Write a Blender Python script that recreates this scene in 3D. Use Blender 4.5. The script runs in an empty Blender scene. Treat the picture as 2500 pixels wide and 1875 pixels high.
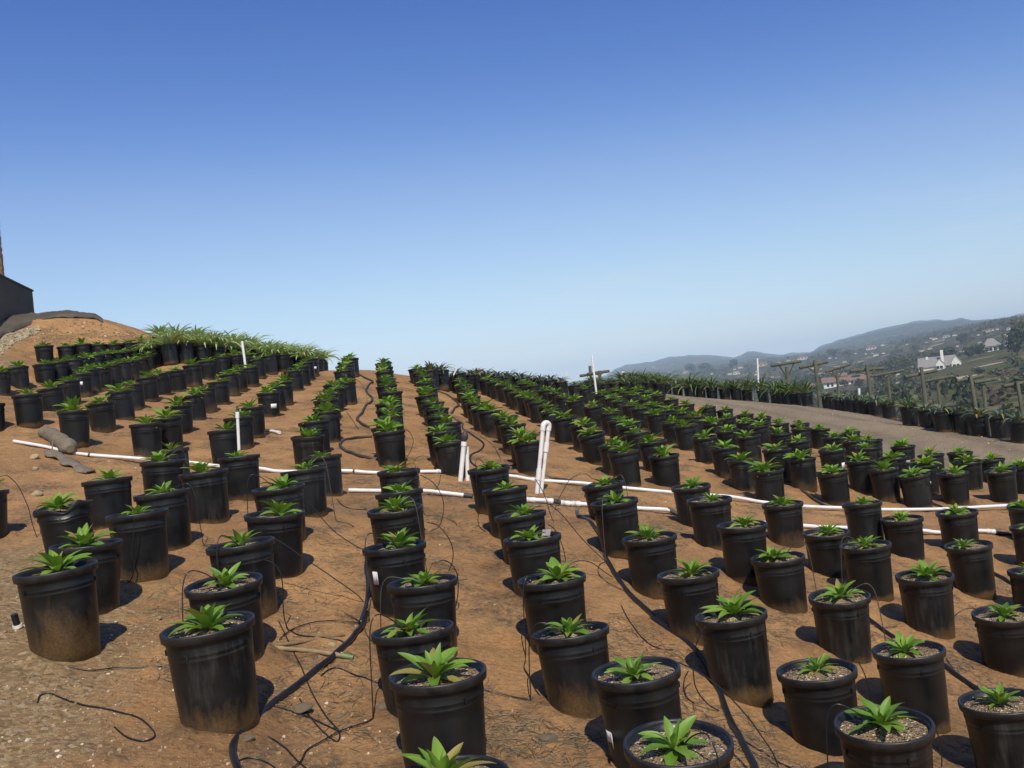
import bpy, bmesh, math, random
import numpy as np
from mathutils import Vector, Matrix

random.seed(7)
NPR = np.random.default_rng(11)
scene = bpy.context.scene
COL = scene.collection
R = math.radians

# ---------------------------------------------------------------- camera, sky, sun, exposure
F = 2170.0                     # focal length in photo pixels (photo 2500 x 1875)
ROLL = R(6.3)
PITCH = R(1.2)
EYE = Vector((0, 0, 1.7))
SR, CR = math.sin(ROLL), math.cos(ROLL)
SP, CP = math.sin(PITCH), math.cos(PITCH)
cam = bpy.data.cameras.new('camera')
cam.sensor_width = 36.0
cam.lens = 36.0 * F / 2500.0
cam.clip_start = 0.05
cam.clip_end = 30000
cam_o = bpy.data.objects.new('camera', cam)
cam_o.matrix_world = Matrix(((CR, SR, 0, EYE.x), (SR * SP, -CR * SP, -CP, EYE.y), (-SR * CP, CR * CP, -SP, EYE.z), (0, 0, 0, 1)))
COL.objects.link(cam_o)
scene.camera = cam_o

SUN_TRAVEL = Vector((-0.13, 0.84, 0))          # the sun stands behind the camera, a little to its right
SUN_TRAVEL.normalize()
ELEV = R(49)
w = bpy.data.worlds.new('World')
scene.world = w
w.use_nodes = True
nt = w.node_tree
nt.nodes.clear()
sky = nt.nodes.new('ShaderNodeTexSky')
sky.sky_type = 'NISHITA'
sky.sun_disc = False
sky.sun_elevation = ELEV
sky.sun_rotation = math.atan2(-SUN_TRAVEL.x, -SUN_TRAVEL.y)
sky.altitude = 0
sky.air_density = 1.0
sky.dust_density = 0.15
sky.ozone_density = 4.0
bg = nt.nodes.new('ShaderNodeBackground')
bg.inputs['Strength'].default_value = 0.14
wo = nt.nodes.new('ShaderNodeOutputWorld')
# tone curve of the clear dry sky: deeper overhead, pale low down
sc0 = nt.nodes.new('ShaderNodeVectorMath'); sc0.operation = 'SCALE'; sc0.inputs[3].default_value = 0.14
rc = nt.nodes.new('ShaderNodeRGBCurve')
for ch, pts_ in enumerate((((0, 0), (0.09, 0.022), (0.18, 0.082), (0.30, 0.285), (0.56, 0.60), (1, 1.0)),
                           ((0, 0), (0.16, 0.065), (0.31, 0.192), (0.52, 0.485), (0.75, 0.745), (1, 0.95)),
                           ((0, 0), (0.30, 0.27), (0.565, 0.565), (0.84, 0.845), (1, 0.96)))):
    cv = rc.mapping.curves[ch]
    cv.points[0].location = pts_[0]; cv.points[1].location = pts_[-1]
    for p_ in pts_[1:-1]: cv.points.new(*p_)
rc.mapping.update()
sc1 = nt.nodes.new('ShaderNodeVectorMath'); sc1.operation = 'SCALE'; sc1.inputs[3].default_value = 1 / 0.14
# a wisp of high cirrus low on the right
tc = nt.nodes.new('ShaderNodeTexCoord'); mp = nt.nodes.new('ShaderNodeMapping')
mp.inputs['Rotation'].default_value = (0, R(8), 0); mp.inputs['Scale'].default_value = (2.2, 2.2, 26)
nz = nt.nodes.new('ShaderNodeTexNoise'); nz.inputs['Scale'].default_value = 1.6; nz.inputs['Detail'].default_value = 7; nz.inputs['Roughness'].default_value = 0.62
rp = nt.nodes.new('ShaderNodeValToRGB'); rp.color_ramp.elements[0].position = 0.48; rp.color_ramp.elements[1].position = 0.72
rp.color_ramp.elements[1].color = (0.34, 0.34, 0.34, 1)
sx_ = nt.nodes.new('ShaderNodeSeparateXYZ')
nt.links.new(tc.outputs['Generated'], mp.inputs[0]); nt.links.new(mp.outputs[0], nz.inputs['Vector']); nt.links.new(nz.outputs[0], rp.inputs[0])
mxs = nt.nodes.new('ShaderNodeMix'); mxs.data_type = 'RGBA'; mxs.inputs[7].default_value = (5.4, 5.7, 6.0, 1)
nt.links.new(sky.outputs[0], sc0.inputs[0]); nt.links.new(sc0.outputs[0], rc.inputs['Color']); nt.links.new(rc.outputs[0], sc1.inputs[0])
nt.links.new(tc.outputs['Generated'], sx_.inputs[0])
rz = nt.nodes.new('ShaderNodeValToRGB'); el = rz.color_ramp.elements
for p_, c_ in ((0.075, 0.0), (0.11, 1.0), (0.14, 1.0), (0.18, 0.0)):
    e_ = el.new(p_); e_.color = (c_, c_, c_, 1)
el[0].color = (0, 0, 0, 1); el[len(el) - 1].color = (0, 0, 0, 1)
rx = nt.nodes.new('ShaderNodeMapRange'); rx.inputs[1].default_value = -0.02; rx.inputs[2].default_value = 0.12
mm = nt.nodes.new('ShaderNodeMath'); mm.operation = 'MULTIPLY'; mm2 = nt.nodes.new('ShaderNodeMath'); mm2.operation = 'MULTIPLY'
nt.links.new(sx_.outputs[2], rz.inputs[0]); nt.links.new(sx_.outputs[0], rx.inputs[0])
nt.links.new(rz.outputs[0], mm.inputs[0]); nt.links.new(rx.outputs[0], mm.inputs[1]); nt.links.new(mm.outputs[0], mm2.inputs[0]); nt.links.new(rp.outputs[0], mm2.inputs[1])
nt.links.new(mm2.outputs[0], mxs.inputs[0]); nt.links.new(sc1.outputs[0], mxs.inputs[6]); nt.links.new(mxs.outputs[2], bg.inputs[0])
nt.links.new(bg.outputs[0], wo.inputs[0])

sl = bpy.data.lights.new('sun', 'SUN')
sl.energy = 4.6
sl.angle = R(0.53)
sl.color = (1.0, 0.94, 0.79)
so = bpy.data.objects.new('sun', sl)
trav = Vector((SUN_TRAVEL.x * math.cos(ELEV), SUN_TRAVEL.y * math.cos(ELEV), -math.sin(ELEV)))
so.rotation_mode = 'QUATERNION'
so.rotation_quaternion = trav.to_track_quat('-Z', 'Y')
so.location = (-5, -20, 30)
COL.objects.link(so)

scene.view_settings.view_transform = 'Standard'
scene.view_settings.look = 'None'
scene.view_settings.exposure = 0.0
scene.view_settings.gamma = 1.0
scene.cycles.max_bounces = 6
scene.cycles.volume_bounces = 0
scene.cycles.volume_step_rate = 4
# ---------------------------------------------------------------- helpers
def ray(u, v):
    """photo pixel -> direction per metre of depth (world x, y = 1, z)"""
    xc = (u - 1250.0) / F
    yc = -(v - 937.5) / F
    a = CR * xc + SR * yc; b = -SR * xc + CR * yc
    k = CP - b * SP
    return a / k, (SP + b * CP) / k

def at(u, v, d):
    x, z = ray(u, v)
    return Vector((EYE.x + x * d, EYE.y + d, EYE.z + z * d))

def vnoise(x, y, seed=0):
    """smooth value noise, vectorised"""
    x = np.asarray(x, float); y = np.asarray(y, float)
    xi = np.floor(x).astype(np.int64); yi = np.floor(y).astype(np.int64)
    fx = x - xi; fy = y - yi
    fx = fx * fx * (3 - 2 * fx); fy = fy * fy * (3 - 2 * fy)
    def h(a, b):
        n = (a * 374761393 + b * 668265263 + seed * 974634777) & 0xFFFFFFFF
        n = ((n ^ (n >> 13)) * 1274126177) & 0xFFFFFFFF
        return ((n ^ (n >> 16)) & 0xFFFF) / 65535.0
    a = h(xi, yi); b = h(xi + 1, yi); c = h(xi, yi + 1); d = h(xi + 1, yi + 1)
    return (a + (b - a) * fx) * (1 - fy) + (c + (d - c) * fx) * fy - 0.5

def sstep(a, b, t):
    t = np.clip((np.asarray(t, float) - a) / (b - a), 0, 1)
    return t * t * (3 - 2 * t)

def tag(o, label=None, cat=None, group=None, kind=None):
    if label: o['label'] = label
    if cat: o['category'] = cat
    if group: o['group'] = group
    if kind: o['kind'] = kind
    return o

def link(o, parent=None):
    COL.objects.link(o)
    if parent is not None: o.parent = parent
    return o

def empty(name, loc, label, cat, group=None, rz=0.0):
    o = bpy.data.objects.new(name, None)
    o.empty_display_size = 0.1
    o.location = loc
    o.rotation_euler = (0, 0, rz)
    link(o)
    return tag(o, label, cat, group)

class MB:
    def __init__(s):
        s.v = []; s.f = []; s.sm = []
    def add(s, verts, faces, smooth=False):
        n = len(s.v)
        s.v.extend([tuple(p) for p in verts])
        s.f.extend([tuple(i + n for i in f) for f in faces])
        s.sm.extend([smooth] * len(faces))
        return s
    def box(s, cx, cy, cz, sx, sy, sz, M=None):
        p = [Vector((cx + a * sx / 2, cy + b * sy / 2, cz + c * sz / 2)) for c in (-1, 1) for b in (-1, 1) for a in (-1, 1)]
        if M is not None: p = [M @ q for q in p]
        return s.add(p, [(0, 2, 3, 1), (4, 5, 7, 6), (0, 1, 5, 4), (2, 6, 7, 3), (0, 4, 6, 2), (1, 3, 7, 5)])
    def lathe(s, prof, n=32, M=None, cap0=False, cap1=False):
        vs = []
        for r, z in prof:
            for k in range(n):
                a = 2 * math.pi * k / n
                p = Vector((r * math.cos(a), r * math.sin(a), z))
                vs.append(M @ p if M is not None else p)
        fs = []
        for i in range(len(prof) - 1):
            for k in range(n):
                k2 = (k + 1) % n
                fs.append((i * n + k, i * n + k2, (i + 1) * n + k2, (i + 1) * n + k))
        if cap0: fs.append(tuple(reversed(range(n))))
        if cap1: fs.append(tuple(range((len(prof) - 1) * n, len(prof) * n)))
        return s.add(vs, fs, True)
    def tube(s, path, rad, n=10, cap=True):
        path = [Vector(p) for p in path]
        m = len(path)
        rr = rad if isinstance(rad, (list, tuple)) else [rad] * m
        vs = []
        side = None
        for i, p in enumerate(path):
            t = (path[min(i + 1, m - 1)] - path[max(i - 1, 0)])
            t = t.normalized() if t.length > 1e-9 else Vector((0, 0, 1))
            if side is None:
                side = t.cross(Vector((0, 0, 1)))
                if side.length < 1e-3: side = t.cross(Vector((1, 0, 0)))
            side = side - t * side.dot(t)
            if side.length < 1e-6: side = t.orthogonal()
            side.normalize()
            up = side.cross(t)
            for k in range(n):
                a = 2 * math.pi * k / n
                vs.append(p + (side * math.cos(a) + up * math.sin(a)) * rr[i])
        fs = []
        for i in range(m - 1):
            for k in range(n):
                k2 = (k + 1) % n
                fs.append((i * n + k, (i + 1) * n + k, (i + 1) * n + k2, i * n + k2))
        s.add(vs, fs, True)
        if cap:
            s.add(vs[:n], [tuple(range(n))]); s.add(vs[-n:], [tuple(reversed(range(n)))])
        return s
    def mesh(s, name, mat=None):
        me = bpy.data.meshes.new(name)
        me.from_pydata(s.v, [], s.f)
        me.polygons.foreach_set('use_smooth', s.sm)
        if mat is not None: me.materials.append(mat)
        me.update()
        return me
    def build(s, name, mat=None, parent=None, loc=None):
        o = bpy.data.objects.new(name, s.mesh(name, mat))
        if loc is not None: o.location = loc
        return link(o, parent)

def smooth_path(pts, k=6):
    """Catmull-Rom through the points"""
    p = [Vector(q) for q in pts]
    if len(p) < 3: return p
    q = [p[0] * 2 - p[1]] + p + [p[-1] * 2 - p[-2]]
    out = []
    for i in range(1, len(q) - 2):
        a, b, c, d = q[i - 1], q[i], q[i + 1], q[i + 2]
        for j in range(k):
            t = j / k
            out.append(0.5 * ((2 * b) + (c - a) * t + (2 * a - 5 * b + 4 * c - d) * t * t + (3 * b - a - 3 * c + d) * t ** 3))
    out.append(p[-1])
    return out

# ---------------------------------------------------------------- materials
class NT:
    def __init__(s, name):
        s.m = bpy.data.materials.new(name)
        s.m.use_nodes = True
        s.t = s.m.node_tree
        s.b = s.t.nodes['Principled BSDF']
        s.out = s.t.nodes['Material Output']
    def n(s, typ, **kw):
        nd = s.t.nodes.new(typ)
        for k, v in kw.items():
            if hasattr(nd, k) and k not in nd.inputs: setattr(nd, k, v)
            else: nd.inputs[k].default_value = v
        return nd
    def l(s, a, b): s.t.links.new(a, b)
    def coord(s, out='Object'):
        return s.n('ShaderNodeTexCoord').outputs[out]
    def noise(s, co, scale, detail=4.0, rough=0.6, stretch=None):
        if stretch:
            mp = s.n('ShaderNodeMapping'); mp.inputs['Scale'].default_value = stretch
            s.l(co, mp.inputs['Vector']); co = mp.outputs[0]
        nd = s.n('ShaderNodeTexNoise', Scale=scale, Detail=detail, Roughness=rough)
        s.l(co, nd.inputs['Vector'])
        return nd.outputs[0]
    def vor(s, co, scale, out='Distance', feature='F1'):
        nd = s.n('ShaderNodeTexVoronoi', Scale=scale)
        nd.feature = feature
        s.l(co, nd.inputs['Vector'])
        return nd.outputs[out]
    def ramp(s, fac, stops):
        nd = s.n('ShaderNodeValToRGB')
        e = nd.color_ramp.elements
        while len(e) < len(stops): e.new(0.5)
        for el, (p, c) in zip(e, stops):
            el.position = p
            el.color = (c, c, c, 1) if isinstance(c, (int, float)) else (*c, 1)
        s.l(fac, nd.inputs[0])
        return nd.outputs[0]
    def mix(s, fac, a, b, mode='MIX'):
        nd = s.n('ShaderNodeMix'); nd.data_type = 'RGBA'; nd.blend_type = mode
        for sock, val in ((nd.inputs[0], fac), (nd.inputs[6], a), (nd.inputs[7], b)):
            if isinstance(val, (int, float)): sock.default_value = val
            elif isinstance(val, tuple): sock.default_value = (*val, 1)
            else: s.l(val, sock)
        return nd.outputs[2]
    def math(s, op, a, b=0.0):
        nd = s.n('ShaderNodeMath'); nd.operation = op
        for sock, val in ((nd.inputs[0], a), (nd.inputs[1], b)):
            if isinstance(val, (int, float)): sock.default_value = val
            else: s.l(val, sock)
        return nd.outputs[0]
    def attr(s, name):
        return s.n('ShaderNodeAttribute', attribute_name=name).outputs['Fac']
    def rand(s): return s.n('ShaderNodeObjectInfo').outputs['Random']
    def bump(s, h, strength=0.5, dist=0.02, prev=None):
        nd = s.n('ShaderNodeBump', Strength=strength, Distance=dist)
        s.l(h, nd.inputs['Height'])
        if prev is not None: s.l(prev, nd.inputs['Normal'])
        return nd.outputs[0]
    def set(s, color=None, rough=None, normal=None, **kw):
        for key, val in (('Base Color', color), ('Roughness', rough), ('Normal', normal), *kw.items()):
            if val is None: continue
            sk = s.b.inputs[key]
            if isinstance(val, tuple): sk.default_value = (*val, 1) if len(val) == 3 else val
            elif isinstance(val, (int, float)): sk.default_value = val
            else: s.l(val, sk)
        return s.m

def plain(name, col, rough=0.6, var=0.15, scale=8.0, bump=0.0, **kw):
    t = NT(name); co = t.coord()
    nz = t.noise(co, scale)
    c = t.mix(t.ramp(nz, [(0.3, 0.0), (0.7, 1.0)]), tuple(x * (1 - var) for x in col), tuple(min(1, x * (1 + var)) for x in col))
    nm = t.bump(t.noise(co, scale * 6), bump, 0.01) if bump else None
    return t.set(c, rough, nm, **kw)

M = {}
# soil -----------------------------------------------------------
t = NT('soil'); co = t.coord()
big = t.noise(co, 0.7, 4, 0.6); mid = t.noise(co, 4.5, 6, 0.65); fine = t.noise(co, 34, 6, 0.7)
c = t.mix(t.ramp(big, [(0.35, 0.0), (0.65, 1.0)]), (0.465, 0.256, 0.108), (0.335, 0.180, 0.078))
c = t.mix(t.ramp(mid, [(0.42, 0.0), (0.68, 0.75)]), c, (0.265, 0.160, 0.078))
lit = t.noise(co, 1.6, 5, 0.65)
c = t.mix(t.math('MULTIPLY', t.ramp(lit, [(0.50, 0.0), (0.60, 1.0)]), t.ramp(t.noise(co, 20, 5, 0.7, (1, 1, 1)), [(0.40, 0.15), (0.6, 0.95)])), c, (0.115, 0.083, 0.050))
c = t.mix(t.ramp(fine, [(0.30, 0.75), (0.5, 0.0)]), c, (0.19, 0.10, 0.05))
c = t.mix(t.ramp(fine, [(0.56, 0.0), (0.75, 0.6)]), c, (0.54, 0.33, 0.16))
gv = t.attr('gravel')
gcell = t.n('ShaderNodeTexVoronoi', Scale=38.0); t.l(co, gcell.inputs['Vector'])
gcol = t.mix(t.ramp(t.noise(co, 2.2, 5), [(0.35, 0.0), (0.65, 1.0)]), (0.345, 0.215, 0.098), (0.250, 0.158, 0.078))
gsep = t.n('ShaderNodeSeparateColor'); t.l(gcell.outputs['Color'], gsep.inputs[0])
gcol = t.mix(0.6, gcol, t.ramp(gsep.outputs[0], [(0.0, (0.12, 0.082, 0.045)), (0.5, (0.29, 0.185, 0.088)), (0.93, (0.38, 0.29, 0.16)), (1.0, (0.5, 0.42, 0.29))]))
c = t.mix(t.ramp(t.math('ADD', gv, t.math('MULTIPLY', t.math('SUBTRACT', mid, 0.5), 0.9)), [(0.35, 0.0), (0.65, 1.0)]), c, gcol)
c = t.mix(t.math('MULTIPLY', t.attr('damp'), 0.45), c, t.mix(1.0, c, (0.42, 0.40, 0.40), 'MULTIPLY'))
rd = t.attr('road')
rcol = t.mix(t.ramp(t.noise(co, 0.55, 5, 0.6), [(0.35, 0.0), (0.65, 1.0)]), (0.325, 0.250, 0.160), (0.245, 0.190, 0.130))
rcol = t.mix(t.ramp(fine, [(0.35, 0.6), (0.6, 0.0)]), rcol, (0.12, 0.09, 0.065))
rcol = t.mix(t.math('MULTIPLY', t.attr('rut'), t.ramp(mid, [(0.3, 0.2), (0.6, 0.8)])), rcol, (0.15, 0.118, 0.085))
c = t.mix(t.ramp(t.math('ADD', rd, t.math('MULTIPLY', t.math('SUBTRACT', t.noise(co, 2.2, 6, 0.7), 0.5), 1.1)), [(0.38, 0.0), (0.62, 1.0)]), c, rcol)
gr = t.attr('grass')
grc = t.mix(t.ramp(t.noise(co, 0.03, 5), [(0.4, 0.0), (0.6, 1.0)]), (0.060, 0.066, 0.022), (0.095, 0.08, 0.036))
grc = t.mix(t.ramp(t.noise(co, 0.25, 5), [(0.45, 0.0), (0.65, 0.7)]), grc, (0.05, 0.055, 0.022))
c = t.mix(gr, c, grc)
sp = t.vor(co, 26.0)
c = t.mix(t.math('MULTIPLY', t.math('LESS_THAN', sp, 0.075), t.math('GREATER_THAN', t.noise(co, 9), 0.52)), c, (0.60, 0.48, 0.34))
cr = t.vor(t.n('ShaderNodeVectorMath').outputs[0] if False else co, 2.6, 'Distance', 'DISTANCE_TO_EDGE')
crk = t.math('MULTIPLY', t.ramp(t.math('ADD', cr, t.math('MULTIPLY', t.math('SUBTRACT', fine, 0.5), 0.12)), [(0.0, 1.0), (0.022, 0.0)]), t.ramp(t.noise(co, 1.1, 3), [(0.55, 0.0), (0.65, 0.45)]))
c = t.mix(crk, c, (0.12, 0.07, 0.035))
nm = t.bump(mid, 0.8, 0.06)
nm = t.bump(fine, 0.9, 0.02, nm)
nm = t.bump(sp, 0.35, 0.012, nm)
M['soil'] = t.set(c, 0.95, nm, **{'Specular IOR Level': 0.15})

# far land -------------------------------------------------------
t = NT('chaparral'); co = t.coord()
a = t.noise(co, 0.012, 6, 0.65); b = t.noise(co, 0.08, 5, 0.7)
c = t.mix(t.ramp(a, [(0.4, 0.0), (0.62, 1.0)]), (0.058, 0.060, 0.032), (0.125, 0.105, 0.062))
c = t.mix(t.ramp(b, [(0.42, 0.85), (0.58, 0.0)]), c, (0.030, 0.036, 0.020))
gr = t.attr('grass')
c = t.mix(gr, c, t.mix(t.ramp(t.noise(co, 0.025, 5), [(0.4, 0.0), (0.6, 1.0)]), (0.060, 0.072, 0.020), (0.105, 0.085, 0.038)))
c = t.mix(t.ramp(t.noise(co, 0.035, 6, 0.75), [(0.54, 0.0), (0.64, 0.85)]), c, (0.24, 0.185, 0.115))
sp = t.vor(co, 0.020)
c = t.mix(t.math('MULTIPLY', t.math('LESS_THAN', sp, 0.16), t.math('GREATER_THAN', t.noise(co, 0.006), 0.48)), c, (0.42, 0.35, 0.26))
M['chaparral'] = t.set(c, 1.0, t.bump(b, 0.6, 4.0), **{'Specular IOR Level': 0.05})

# black nursery pot ---------------------------------------------
t = NT('black_plastic'); co = t.coord(); rnd = t.rand()
sx = t.n('ShaderNodeSeparateXYZ'); t.l(co, sx.inputs[0])
off = t.n('ShaderNodeVectorMath'); off.operation = 'ADD'
cmb = t.n('ShaderNodeCombineXYZ'); t.l(t.math('MULTIPLY', rnd, 37.0), cmb.inputs[0]); t.l(t.math('MULTIPLY', rnd, 11.0), cmb.inputs[1])
t.l(co, off.inputs[0]); t.l(cmb.outputs[0], off.inputs[1]); cc = off.outputs[0]
patch = t.noise(cc, 4.5, 5, 0.65); streak = t.noise(cc, 9.0, 5, 0.7, (1.6, 1.6, 0.28)); grain = t.noise(cc, 90, 3, 0.7)
base = t.mix(t.ramp(patch, [(0.38, 0.0), (0.72, 1.0)]), (0.0045, 0.0045, 0.0050), (0.0130, 0.0128, 0.0128))
scuff = t.math('MULTIPLY', t.ramp(streak, [(0.5, 0.0), (0.75, 1.0)]), t.ramp(rnd, [(0.55, 0.03), (1.0, 0.9)]))
base = t.mix(t.math('MULTIPLY', scuff, 0.55), base, (0.085, 0.080, 0.074))
od = t.n('ShaderNodeAttribute', attribute_name='dust'); od.attribute_type = 'OBJECT'
hgt = t.math('SUBTRACT', 1.0, t.math('DIVIDE', sx.outputs[2], od.outputs['Fac']))
dust = t.math('ADD', hgt, t.math('MULTIPLY', t.math('SUBTRACT', t.noise(cc, 5.0, 6, 0.75, (1, 1, 0.45)), 0.5), 2.4))
dust = t.math('MULTIPLY', t.ramp(dust, [(0.3, 0.0), (1.15, 1.0)]), t.ramp(grain, [(0.3, 0.35), (0.6, 1.0)]))
base = t.mix(t.math('MULTIPLY', dust, 0.52), base, (0.20, 0.112, 0.042))
M['pot'] = t.set(base, t.ramp(patch, [(0.3, 0.30), (0.7, 0.50)]), t.bump(streak, 0.12, 0.006), **{'Specular IOR Level': 0.38})
t = NT('black_rim'); co = t.coord(); rnd = t.rand()
nz = t.noise(co, 14, 5, 0.7)
base = t.mix(t.ramp(nz, [(0.4, 0.0), (0.75, 0.6)]), (0.0095, 0.0095, 0.011), (0.045, 0.040, 0.034))
M['rim'] = t.set(base, t.ramp(nz, [(0.3, 0.33), (0.7, 0.6)]), t.bump(nz, 0.1, 0.004))

# potting mix ---------------------------------------------------
t = NT('potting_mix'); co = t.coord()
cell = t.n('ShaderNodeTexVoronoi', Scale=120.0); t.l(co, cell.inputs['Vector'])
nz = t.noise(co, 22, 6, 0.75)
c = t.mix(t.ramp(nz, [(0.35, 0.0), (0.65, 1.0)]), (0.19, 0.125, 0.068), (0.37, 0.26, 0.155))
sepc = t.n('ShaderNodeSeparateColor'); t.l(cell.outputs['Color'], sepc.inputs[0])
c = t.mix(t.math('GREATER_THAN', sepc.outputs[0], 0.90), c, (0.66, 0.57, 0.44))
c = t.mix(t.math('LESS_THAN', sepc.outputs[1], 0.16), c, (0.06, 0.038, 0.022))
M['mix'] = t.set(c, 0.95, t.bump(cell.outputs['Distance'], 0.9, 0.012), **{'Specular IOR Level': 0.2})

def leaf_mat(name, c0, c1, ctip, rough=0.42, trans=0.28):
    t = NT(name); rnd = t.rand()
    at_ = t.attr('along'); lf = t.attr('leafrand')
    hue = t.math('FRACT', t.math('ADD', lf, rnd))
    c = t.mix(hue, c0, c1)
    c = t.mix(t.ramp(at_, [(0.0, 0.55), (0.25, 0.0)]), c, (0.30, 0.36, 0.12))
    c = t.mix(t.math('MULTIPLY', t.ramp(at_, [(0.8, 0.0), (1.0, 1.0)]), t.math('GREATER_THAN', hue, 0.8)), c, ctip)
    c = t.mix(t.math('MULTIPLY', t.ramp(t.noise(t.coord(), 26, 4), [(0.4, 0.0), (0.7, 1.0)]), 0.25), c, c1)
    c = t.mix(t.math('GREATER_THAN', lf, 0.94), c, (0.33, 0.27, 0.06))
    t.set(c, rough, None)
    tr = t.n('ShaderNodeBsdfTranslucent'); t.l(t.mix(1.0, c, (1.0, 1.0, 0.5), 'MULTIPLY'), tr.inputs[0])
    mx = t.n('ShaderNodeMixShader'); mx.inputs[0].default_value = trans
    t.l(t.b.outputs[0], mx.inputs[1]); t.l(tr.outputs[0], mx.inputs[2]); t.l(mx.outputs[0], t.out.inputs[0])
    return t.m
M['leaf'] = leaf_mat('young_leaf', (0.105, 0.220, 0.022), (0.230, 0.375, 0.045), (0.30, 0.26, 0.10), 0.5, 0.32)
M['leaf_pale'] = leaf_mat('pale_leaf', (0.29, 0.40, 0.17), (0.50, 0.60, 0.31), (0.34, 0.30, 0.16), 0.45, 0.3)
M['leaf_blue'] = leaf_mat('blue_leaf', (0.075, 0.12, 0.085), (0.14, 0.19, 0.14), (0.2, 0.2, 0.15), 0.4, 0.15)
M['leaf_dark'] = leaf_mat('dark_leaf', (0.06, 0.115, 0.038), (0.15, 0.215, 0.075), (0.25, 0.22, 0.09), 0.42, 0.22)

t = NT('white_pvc'); co = t.coord()
M['pvc'] = t.set(t.mix(t.ramp(t.noise(co, 7, 6, 0.75), [(0.5, 0.0), (0.72, 0.55)]), (0.76, 0.74, 0.72), (0.50, 0.36, 0.24)), 0.42, None)
M['pvc_dirty'] = plain('dusty_pvc', (0.66, 0.60, 0.54), 0.5, 0.12, 14)
M['hose'] = plain('black_hose', (0.014, 0.014, 0.016), 0.30, 0.4, 7)
M['hose_dusty'] = plain('dusty_hose', (0.050, 0.042, 0.036), 0.55, 0.45, 6)
M['label'] = plain('white_label', (0.72, 0.71, 0.70), 0.6, 0.08, 40)
M['label_grey'] = plain('grey_label', (0.30, 0.29, 0.28), 0.6, 0.15, 40)
M['rock'] = plain('tan_rock', (0.40, 0.31, 0.18), 0.9, 0.3, 14, 0.6)
M['rock_grey'] = plain('grey_clod', (0.22, 0.165, 0.105), 0.95, 0.3, 20, 0.8)
M['cloth'] = plain('shade_cloth', (0.165, 0.130, 0.088), 0.9, 0.28, 16, 0.5)
M['tarp'] = plain('dark_tarp', (0.082, 0.066, 0.046), 0.75, 0.3, 1.6, 0.3)
M['wall'] = plain('dark_block_wall', (0.105, 0.082, 0.055), 0.9, 0.2, 1.2, 0.3)
M['stick'] = plain('brown_stick', (0.22, 0.13, 0.065), 0.85, 0.3, 20, 0.5)
M['stick_pale'] = plain('pale_stake', (0.27, 0.19, 0.105), 0.85, 0.25, 16, 0.4)
M['green_paint'] = plain('green_paint', (0.13, 0.20, 0.075), 0.6, 0.2, 20)
M['palm_bark'] = plain('palm_bark', (0.26, 0.175, 0.10), 0.95, 0.45, 9, 1.0)
M['white_wall'] = plain('white_stucco', (0.74, 0.71, 0.64), 0.8, 0.04, 0.3)
M['far_wall'] = plain('pale_stucco', (0.56, 0.53, 0.47), 0.85, 0.06, 0.3)
M['roof_grey'] = plain('grey_shingles', (0.23, 0.215, 0.195), 0.85, 0.15, 0.8)
M['roof_clay'] = plain('clay_tiles', (0.19, 0.110, 0.075), 0.85, 0.2, 0.9)
M['tan_wall'] = plain('tan_stucco', (0.46, 0.34, 0.22), 0.85, 0.1, 0.4)
M['glass_dark'] = plain('dark_glass', (0.02, 0.022, 0.025), 0.15, 0.2, 1.0)
M['solar'] = plain('solar_panel', (0.10, 0.11, 0.13), 0.25, 0.1, 1.0)
M['bark'] = plain('grey_bark', (0.11, 0.085, 0.06), 0.95, 0.3, 3.0, 0.5)

t = NT('weathered_wood'); co = t.coord()
g = t.noise(co, 16, 5, 0.7, (1, 1, 0.12))
c = t.mix(t.ramp(g, [(0.35, 0.0), (0.65, 1.0)]), (0.055, 0.057, 0.038), (0.125, 0.122, 0.085))
M['post'] = t.set(c, 0.9, t.bump(g, 0.4, 0.01))

def foliage_mat(name, c0, c1):
    t = NT(name); lf = t.attr('leafrand'); rnd = t.rand()
    c = t.mix(lf, c0, c1)
    c = t.mix(t.math('MULTIPLY', rnd, 0.45), c, tuple((a + b) * 0.36 for a, b in zip(c0, c1)))
    return t.set(c, 0.8, None, **{'Specular IOR Level': 0.2})
M['crown_dark'] = foliage_mat('dark_foliage', (0.022, 0.032, 0.014), (0.095, 0.105, 0.045))
M['crown_olive'] = foliage_mat('olive_foliage', (0.050, 0.056, 0.027), (0.175, 0.165, 0.080))
M['crown_green'] = foliage_mat('green_foliage', (0.045, 0.068, 0.018), (0.125, 0.15, 0.04))
M['crown_brown'] = foliage_mat('brown_foliage', (0.060, 0.046, 0.032), (0.15, 0.115, 0.075))
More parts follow.
